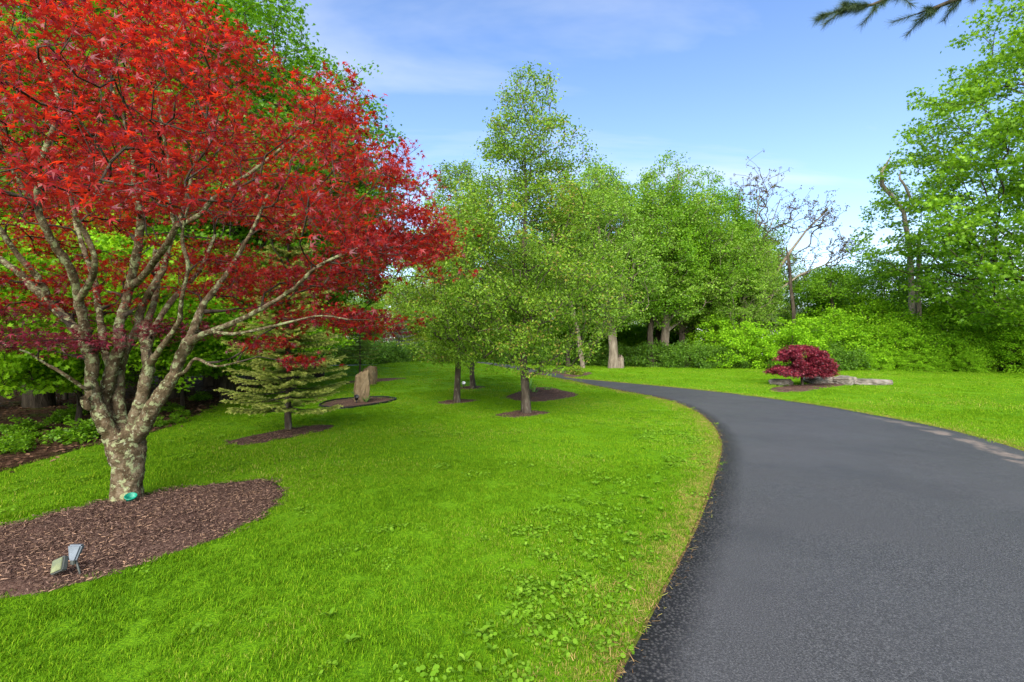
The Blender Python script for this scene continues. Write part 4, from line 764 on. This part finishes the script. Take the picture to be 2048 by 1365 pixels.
thick = make_tree('thicket_tree', 'dense medium green thicket tree behind the bright shrubs', 'tree', 'thicket trees behind the shrubs', gpt(22.5, 33.5), 7.0, 1.0, 2.9, PROFS['round'], 520, 32, 0.10, T_BROAD, M['gdeep'], M['bark_dark'], 0.1, clump=-0.12, cs=0.7, seg=0.3, spread=0.2, seed=5.0, up=0.5)
place(thick, [(19.2, 34.5, .95, 1.0), (26.0, 34, 1.1, 2.8), (29.5, 33, 1.15, 4.0), (23.8, 37.5, 1.05, .5), (33, 34, 1.2, 1.7), (28.5, 37, 1.15, 3.0)])

place(shA, [(1.5, 38.5, 1.3, 1.0), (4.2, 39, 1.4, 2.0), (6.8, 38.2, 1.3, 3.0), (9.2, 38.6, 1.4, 4.0), (11.6, 38.4, 1.3, 5.0), (14.0, 38.8, 1.4, .4), (-1.0, 40.5, 1.4, 2.4), (8.0, 43, 1.7, 1.4), (3.0, 43, 1.7, 4.4), (12.5, 43, 1.6, .7)], 'green undergrowth shrub among the right woods trunks', 'undergrowth shrubs among the woods trunks')
# ------------------------------------------------------------------ dwarf maple and its boulders
make_tree('dwarf_maple', 'dwarf weeping purple-red maple mounded beside flat boulders', 'tree', None, gnd(1604, 773), 1.42, 0.40, 0.92, PROFS['mound'], 700, 30, 0.058, T_STAR, M['purple'], M['bark_dark'], 0.045, clump=-0.1, cs=1.9, seg=0.12, spread=0.06, seed=4.4, up=0.5, trunk_top=0.6, shell=0.42, rtip=0.004, droop=0.9)
def boulder(name, label, loc, sx, sy, sz, mat, rz=0.0, seed=0.0, flat=0.0, cut=0.35, group=None, grain=0.0, tex=2.2, boxy=0.55, low_=0.24):
    import bmesh
    bm = bmesh.new(); bmesh.ops.create_icosphere(bm, subdivisions=4, radius=1.0)
    for v in bm.verts:
        p = v.co.copy(); m_ = max(abs(p.x), abs(p.y), abs(p.z)); q = p.lerp(p / m_, boxy)      # boxier than a ball
        q *= 1 + low_ * mnoise.noise(p * 1.2 + Vector((seed, 0, 0))) + 0.09 * mnoise.noise(p * tex * 1.6 + Vector((0, seed, 0))) + 0.06 * mnoise.noise(p * 7 + Vector((0, 0, seed)))
        if grain: q.x += grain * mnoise.noise(Vector((p.x * 6, p.y * 6, p.z * 0.7 + seed))); q.y += grain * mnoise.noise(Vector((p.x * 6 + 9, p.y * 6, p.z * 0.7 + seed)))
        if q.z > 0 and cut: q.z *= 1 + cut * (q.x * 0.5 + 0.25 * mnoise.noise(p * 2 + Vector((seed, seed, 0))))
        v.co = Vector((q.x * sx, q.y * sy, q.z * sz))
    me = bpy.data.meshes.new(name); bm.to_mesh(me); bm.free(); me.materials.append(mat)
    o = obj(name, me, None, (loc[0], loc[1], loc[2] + sz * 0.72)); o.rotation_euler = (0, 0, rz); tag(o, label, 'rock', group); return o
s1 = gnd(724, 806)
boulder('standing_stone', 'upright brown standing stone in the black-edged mulch bed', s1, .185, .17, .46, M['rock'], 0.3, 1.7, cut=0.28, grain=.09, boxy=.72, low_=.1)
boulder('standing_stone', 'squat brown stone behind the front standing stone', gnd(740, 770), .22, .2, .38, M['rock'], -0.2, 4.4, cut=0.25, grain=.1, boxy=.6, low_=.14)
boulder('flat_boulder', 'small whitish boulder left of the dwarf maple', gnd(1560, 770), .34, .3, .12, M['rockg'], .2, 2.0)
boulder('flat_boulder', 'low grey boulder just behind the dwarf maple trunk', gnd(1640, 767), .5, .4, .15, M['rockg'], .1, 6.1)
boulder('flat_boulder', 'rounded grey boulder at right side of dwarf maple', gnd(1690, 769), .36, .34, .17, M['rockg'], .5, 3.0)
boulder('flat_boulder', 'long flat slab boulder extending across the right lawn', gnd(1735, 769),   .72, .35, .11, M['rockg'], .08, 8.0, cut=-.35)

# black edging round the standing stone bed
O = beds['stone']; c = O.mean(0); n = len(O); V = []
for f, dz in ((1.02, -.03), (1.02, .05), (1.0, .05), (1.0, -.03)):
    P = c + (O - c) * f; V.append(np.stack([P[:, 0], P[:, 1], hz(P[:, 0], P[:, 1]) + dz], 1))
V = np.concatenate(V); i = np.arange(3 * n); j = (i // n) * n + (i + 1) % n
tag(obj('bed_edging', mesh_np('bed_edging', V, [np.stack([i, j, j + n, i + n], 1)], M['black'])), 'thin black plastic edging around the standing stone bed', 'edging')

# ------------------------------------------------------------------ small plants
def leafblade(nm, Lh, wd, arch, mat):
    t = np.linspace(0, 1, 6); V = []
    for q in t:
        wq = wd * (math.sin(math.pi * min(1, q * 0.92 + 0.06)) ** 0.8) / 2 + 0.0006; y = Lh * q * (0.35 + 0.5 * arch * q); z = Lh * (q - arch * 0.75 * q * q)
        V += [(-wq, y, z + wq * 0.3), (0, y, z), (wq, y, z + wq * 0.3)]
    F = []
    for a in range(5):
        for b_ in range(2): F.append((a * 3 + b_, a * 3 + b_ + 1, a * 3 + b_ + 4, a * 3 + b_ + 3))
    return V, F
def plant(name, label, cat, group, loc, nl, Lh, wd, arch, mat, meshes, s=1.0):
    root = thing(name, label, cat, loc, rng.uniform(0, 6), group, s)
    for i in range(nl):
        o = obj('leaf', meshes[i % len(meshes)], root); o.rotation_euler = (rng.normal(0, .12), rng.normal(0, .12), i * 2.4 + rng.normal(0, .3)); k = rng.uniform(.65, 1.15); o.scale = (k, k, k)
    return root
def blade_meshes(Lh, wd, arch, mat):
    out = []
    for v in (.15, .45, .75, .95):
        vv, ff = leafblade('leaf', Lh, wd * rng.uniform(.85, 1.15), arch * rng.uniform(.8, 1.2), mat); out.append(mesh_np('leaf', vv, [np.array(ff)], mat, {'rnd': np.full(len(vv), v)}, True))
    return out
wm = blade_meshes(0.10, 0.040, 0.62, M['weed'])
spots = [(1130, 1165), (1105, 1180), (1165, 1160), (1240, 1160), (1080, 1215), (1215, 1205), (1110, 1245), (1075, 1280), (1060, 1260), (985, 1310), (1020, 1325), (1150, 1265), (960, 1350), (1190, 1120), (1120, 1090), (1160, 1085), (1230, 1090), (1255, 1050), (1280, 1040), (1265, 1075), (1220, 1070), (1300, 1010), (1310, 985), (1290, 1000), (1330, 960), (1095, 1120), (1185, 1095), (1130, 1120), (1245, 1125), (1335, 940), (1345, 915), (1320, 1000), (1040, 1195), (1010, 1240), (965, 1275), (1225, 1300), (930, 1330), (1300, 1130), (1205, 1030), (1240, 1015), (700, 1290), (660, 1240), (1250, 990), (1275, 960)]
for _ in range(46):
    q = Lr[rng.integers(0, NR)]
    while not 2.4 < q[1] < 9: q = Lr[rng.integers(0, NR)]
    d_ = rng.uniform(.35, 1.25); g_ = q + np.array((-d_ * .93, d_ * .25)); spots.append((1024 + FPX * g_[0] / g_[1], 682.5 + FPX * EYE / g_[1]))
spots = [p for p in spots if not inside(gnd(*p)[None, 0], gnd(*p)[None, 1], offset(Lr, .12).tolist() + Rr[::-1].tolist())[0]]
for (x, y) in spots:
    plant('plantain_weed', 'broad-leaved green weed rosette growing in lawn beside the driveway', 'weed', 'broad-leaved weeds in the lawn', gnd(x, y), int(rng.integers(6, 10)), .1, .04, .8, None, wm, rng.uniform(.35, .8))
im = blade_meshes(0.40, 0.034, 0.35, M['blade'])
for (x, y, s, lab) in [(1068, 792, 1.0, 'green lily shoots in the oval mulch bed'), (1095, 786, .7, 'green lily shoots in the oval mulch bed'), (1060, 781, 1.0, 'green lily shoots in the oval mulch bed'), (1078, 748, 1.0, 'green shoots in bed across the driveway'), (1126, 750, 1.0, 'green shoots in bed across the driveway'), (1101, 748, .8, 'green shoots in bed across the driveway'), (718, 806, 1.1, 'grassy green clump before the standing stone'), (732, 808, .7, 'grassy green clump before the standing stone')]:
    plant('iris_clump', lab, 'plant', lab, gnd(x, y), 14, .3, .02, .3, None, im, s)
ysh = make_tree('yellow_shrub', 'small yellow-green shrub in the bed across the driveway', 'shrub', None, gnd(1152, 751), .42, .03, .4, PROFS['mound'], 120, 16, .05, T_BROAD, M['gyellow'], M['bark_dark'], .01, clump=-.3, cs=2, seg=.08, spread=.04, seed=2, up=.4, trunk_top=.5, rtip=.003)

# undergrowth of the left woods
ug = make_tree('woodland_herb', 'low leafy green herb patch at the left woods edge', 'plant', 'leafy herbs at the left woods edge', gpt(-6.95, 7.7), .36, .05, .36, PROFS['mound'], 80, 18, .055, T_BROAD, M['gmaple'], M['bark_dark'], .008, clump=-.25, cs=2, seg=.08, spread=.05, seed=3, up=.7, trunk_top=.4, rtip=.003)
wl = [(-7.5, 7.3), (-7.2, 8.2), (-6.8, 8.4), (-7.9, 7.9), (-7.6, 8.7), (-6.6, 9.0), (-6.5, 9.4), (-8.4, 7.4), (-7.0, 10.2), (-8.6, 8.4), (-8.9, 9.5), (-7.8, 11.0), (-8.4, 13), (-9.5, 10.4), (-7.9, 15), (-7.2, 6.9)]
place(ug, [(x, y, rng.uniform(.4, .75), rng.uniform(0, 6)) for x, y in wl])
dup(shB, gpt(-12.8, 10.6), 1.0, .55, 'dark low shrub on the leaf litter of the left woods', 'dark shrubs in the left woods')
n = 9000; t = rng.uniform(0, 1, n); q = rng.integers(0, 59, n); X = wood_edge[q, 0] - 9.0 * t ** 1.3 + rng.normal(0, .15, n); Y = wood_edge[q, 1] + 1.5 * t ** 1.3 + rng.normal(0, .3, n)
LPt = np.stack([X, Y, hz(X, Y) + .02 + rng.uniform(0, .02, n)], 1)
o = obj('fallen_leaves', leaf_mesh('fallen_leaves', LPt, .075, T_BROAD, M['deadleaf'], up=.85, droop=0), kind='stuff'); o['label'] = 'brown fallen leaves strewn over the left woods floor'

# ------------------------------------------------------------------ garden lights
def boxm(name, sx, sy, sz, mat, taper=1.0, bev=0.006):
    import bmesh
    bm = bmesh.new(); bmesh.ops.create_cube(bm, size=1)
    for v in bm.verts:
        k = taper if v.co.z < 0 else 1.0; v.co = Vector((v.co.x * sx * k, v.co.y * sy * k, v.co.z * sz))
    bmesh.ops.bevel(bm, geom=list(bm.edges), offset=bev, segments=2, affect='EDGES')
    me = bpy.data.meshes.new(name); bm.to_mesh(me); bm.free(); me.materials.append(mat); return me
def lathe(name, prof, mat, k=20):
    V = []; F = []
    for (r, z) in prof:
        V += [(r * math.cos(a * PI2 / k), r * math.sin(a * PI2 / k), z) for a in range(k)]
    for i in range(len(prof) - 1):
        for a in range(k): F.append((i * k + a, i * k + (a + 1) % k, (i + 1) * k + (a + 1) % k, (i + 1) * k + a))
    return mesh_np(name, V, [np.array(F)], mat, smooth=True)
fl = gnd(150, 1157)
t = thing('flood_light', 'grey landscape floodlight with tilted square lens in mulch', 'light', (fl[0], fl[1], fl[2] + .04))
h_ = obj('housing', boxm('housing', .085, .06, .11, M['galv'], 0.45, .01), t, (0, 0, .125)); h_.rotation_euler = (-.25, .1, .25)
lens = obj('lens_box', boxm('lens_box', .10, .035, .095, M['bronze'], 1, .006), t, (-.062, -.045, .062)); lens.rotation_euler = (-.5, -.42, -.1)
g = obj('lens', boxm('lens', .084, .006, .08, M['lens'], 1, .002), lens, (0, -.0185, 0))
st = obj('stake', lathe('stake', [(.0, -.06), (.007, -.05), (.007, .085), (.0, .088)], M['bronze'], 8), t, (.03, 0, 0)); st.rotation_euler = (0, -.3, 0)
kn = obj('bracket', boxm('bracket', .03, .03, .035, M['bronze'], 1, .004), t, (0.0, -.01, .07))
gc = gnd(262, 1011)
t = thing('well_light', 'small teal green cup-shaped light at the red maple base', 'light', (gc[0], gc[1], gc[2] + .045))
cup = obj('cup', lathe('cup', [(0, 0), (.036, 0), (.044, .05), (.048, .055), (.043, .056), (.038, .03), (0, .026)], M['teal'], 22), t, (0, 0, 0)); cup.rotation_euler = (.35, .25, 0)
obj('rim', lathe('rim', [(.044, .05), (.052, .052), (.052, .06), (.044, .06), (.044, .05)], M['teal'], 22), t).rotation_euler = (.35, .25, 0)
for (x, y, lab, mt) in [(927, 778, 'small white spotlight at the rear pear tree', 'whiteplastic'), (713, 809, 'small black spotlight before the standing stone', 'black')]:
    p = gnd(x, y); t = thing('spot_light', lab, 'light', (p[0], p[1], p[2] + .01)); obj('stake', lathe('stake', [(0, -.05), (.012, -.05), (.012, .12), (0, .12)], M['black'], 8), t)
    hd = obj('head', lathe('head', [(0, -.06), (.04, -.06), (.055, .05), (.06, .06), (.05, .06), (.045, .02), (0, .02)], M[mt], 16), t, (0, 0, .15)); hd.rotation_euler = (.7, .3, 0)

# ------------------------------------------------------------------ house glimpsed through the right woods
hx, hy = 30.0, 54.0; t = thing('white_house', 'white house with grey roof glimpsed through the right woods', 'house', gpt(hx, hy), 0.15)
wl_ = obj('wall', boxm('wall', 13, 8, 3.2, M['white'], 1, .02), t, (0, 0, 1.5))
V = [(-7, -4.6, 0), (7, -4.6, 0), (7, 4.6, 0), (-7, 4.6, 0), (-7, 0, 2.0), (7, 0, 2.0), (-7, -4.6, -.2), (7, -4.6, -.2), (7, 4.6, -.2), (-7, 4.6, -.2)]
obj('roof', mesh_np('roof', V, [np.array([(0, 1, 5, 4), (2, 3, 4, 5), (9, 8, 7, 6), (6, 7, 1, 0), (8, 9, 3, 2)]), np.array([(0, 4, 3), (1, 2, 5)])], M['roof']), t, (0, 0, 3.3))
for x in (-4.5, -1.8, 1.2, 4.2):
    f = obj('window', boxm('window', 1.2, .08, 1.4, M['white'], 1, .01), t, (x, -4.03, 1.7)); obj('pane', boxm('pane', 1.0, .03, 1.2, M['glass'], 1, .004), f, (0, -.04, 0))

# ------------------------------------------------------------------ pine whose limb hangs into the view
def pine():
    b = gpt(10.6, 5.6); root = thing('pine_tree', 'pine with long-needled bough reaching over the driveway', 'tree', b)
    P, par, R = [], [], []
    for i in range(11): P.append(np.array((.05 * math.sin(i), .05 * math.cos(i * 1.4), -.15 + i * 1.0))); par.append(i - 1); R.append(.2 * (1 - i / 12))
    R[0] *= 1.3; tips = []; nt_ = len(P)
    def limb(j, pts, r0):
        prev = j
        for q, p in enumerate(pts): P.append(p - b); par.append(prev); R.append(r0 * (1 - q / len(pts)) + .006); prev = len(P) - 1; 
        return prev
    Dp = 5.6
    # the bough over the driveway, two fingers in view
    main = [at(2330, -120, Dp), at(2180, -70, Dp), at(2050, -45, Dp - .1), at(1960, -18, Dp - .15), at(1890, 8, Dp - .15), at(1835, 28, Dp - .2)]
    limb(6, main, .05); m1 = len(P) - 6
    second = [at(2000, -70, Dp - .3), at(1890, -45, Dp - .4), at(1800, -12, Dp - .45), at(1745, 10, Dp - .5), at(1700, 18, Dp - .5), at(1660, 28, Dp - .5)]
    limb(m1 + 1, second, .02); m2 = len(P) - 6
    nb = len(P); tw = []
    for s0, cnt, base in ((m1 + 2, 4, main), (m2 + 1, 5, second)):
        for j in range(s0, s0 + cnt):
            for q in range(7):
                d = unit(P[j] - P[par[j]]) ; dd = unit(d * 1.0 + rng.normal(0, .5, 3) * np.array((1, 1, .4)) + np.array((0, 0, -.12))) * rng.uniform(.12, .3)
                a0 = P[j] + (P[par[j]] - P[j]) * rng.uniform(0, 1); P.append(a0); par.append(j); R.append(.005); P.append(a0 + dd); par.append(len(P) - 2); R.append(.003); tw.append((a0, dd))
    # other boughs, out of the photograph's frame
    for k in range(16):
        a = k * 2.4; h = 4 + k * .36; 
        if math.cos(a) < -.3 and h < 7: continue
        Lb = 2.6 - k * .1; d = np.array((math.cos(a), math.sin(a), .15)); prev = min(10, int(h)); 
        for u in (.35, .7, 1.0):
            p = np.array((0, 0, h)) + d * Lb * u; a0 = P[prev]; P.append(p); par.append(prev); R.append(.035 * (1.15 - u)); prev = len(P) - 1
            for q in range(7):
                dd = unit(d + rng.normal(0, .6, 3)) * rng.uniform(.2, .45); tw.append((p - d * rng.uniform(0, .8), dd))
    P = np.array(P); R = np.array(R); sel = np.zeros(len(P), bool); sel[:nt_] = True
    obj('trunk', tubes('trunk', P, par, R, sel, 12, M['bark_dark'], .06), root); obj('branches', tubes('branches', P, par, R, ~sel, 6, M['bark_dark']), root)
    A = np.array([x[0] for x in tw]); Dv = np.array([x[1] for x in tw]); k = np.repeat(np.arange(len(A)), 230); u = rng.uniform(.1, 1.05, len(k)) ** .8; B = A[k] + Dv[k] * u[:, None]; ax = unit(Dv[k]); nr = rng.normal(0, 1, (len(k), 3)); nr = unit(nr - ax * np.sum(nr * ax, 1, keepdims=True))
    dn = unit(ax * .9 + nr * .75 + np.array((0, 0, -.15))); sd_ = unit(np.cross(dn, rng.normal(0, 1, (len(k), 3)))) * .0011; ll = rng.uniform(.07, .12, (len(k), 1)); V = np.stack([B - sd_, B + sd_, B + dn * ll], 1).reshape(-1, 3); i = np.arange(len(k)) * 3
    obj('needles', mesh_np('needles', V, [np.stack([i, i + 1, i + 2], 1)], M['needlep'], {'rnd': np.repeat(rng.uniform(0, 1, len(k)), 3)}), root, kind='stuff')
pine()
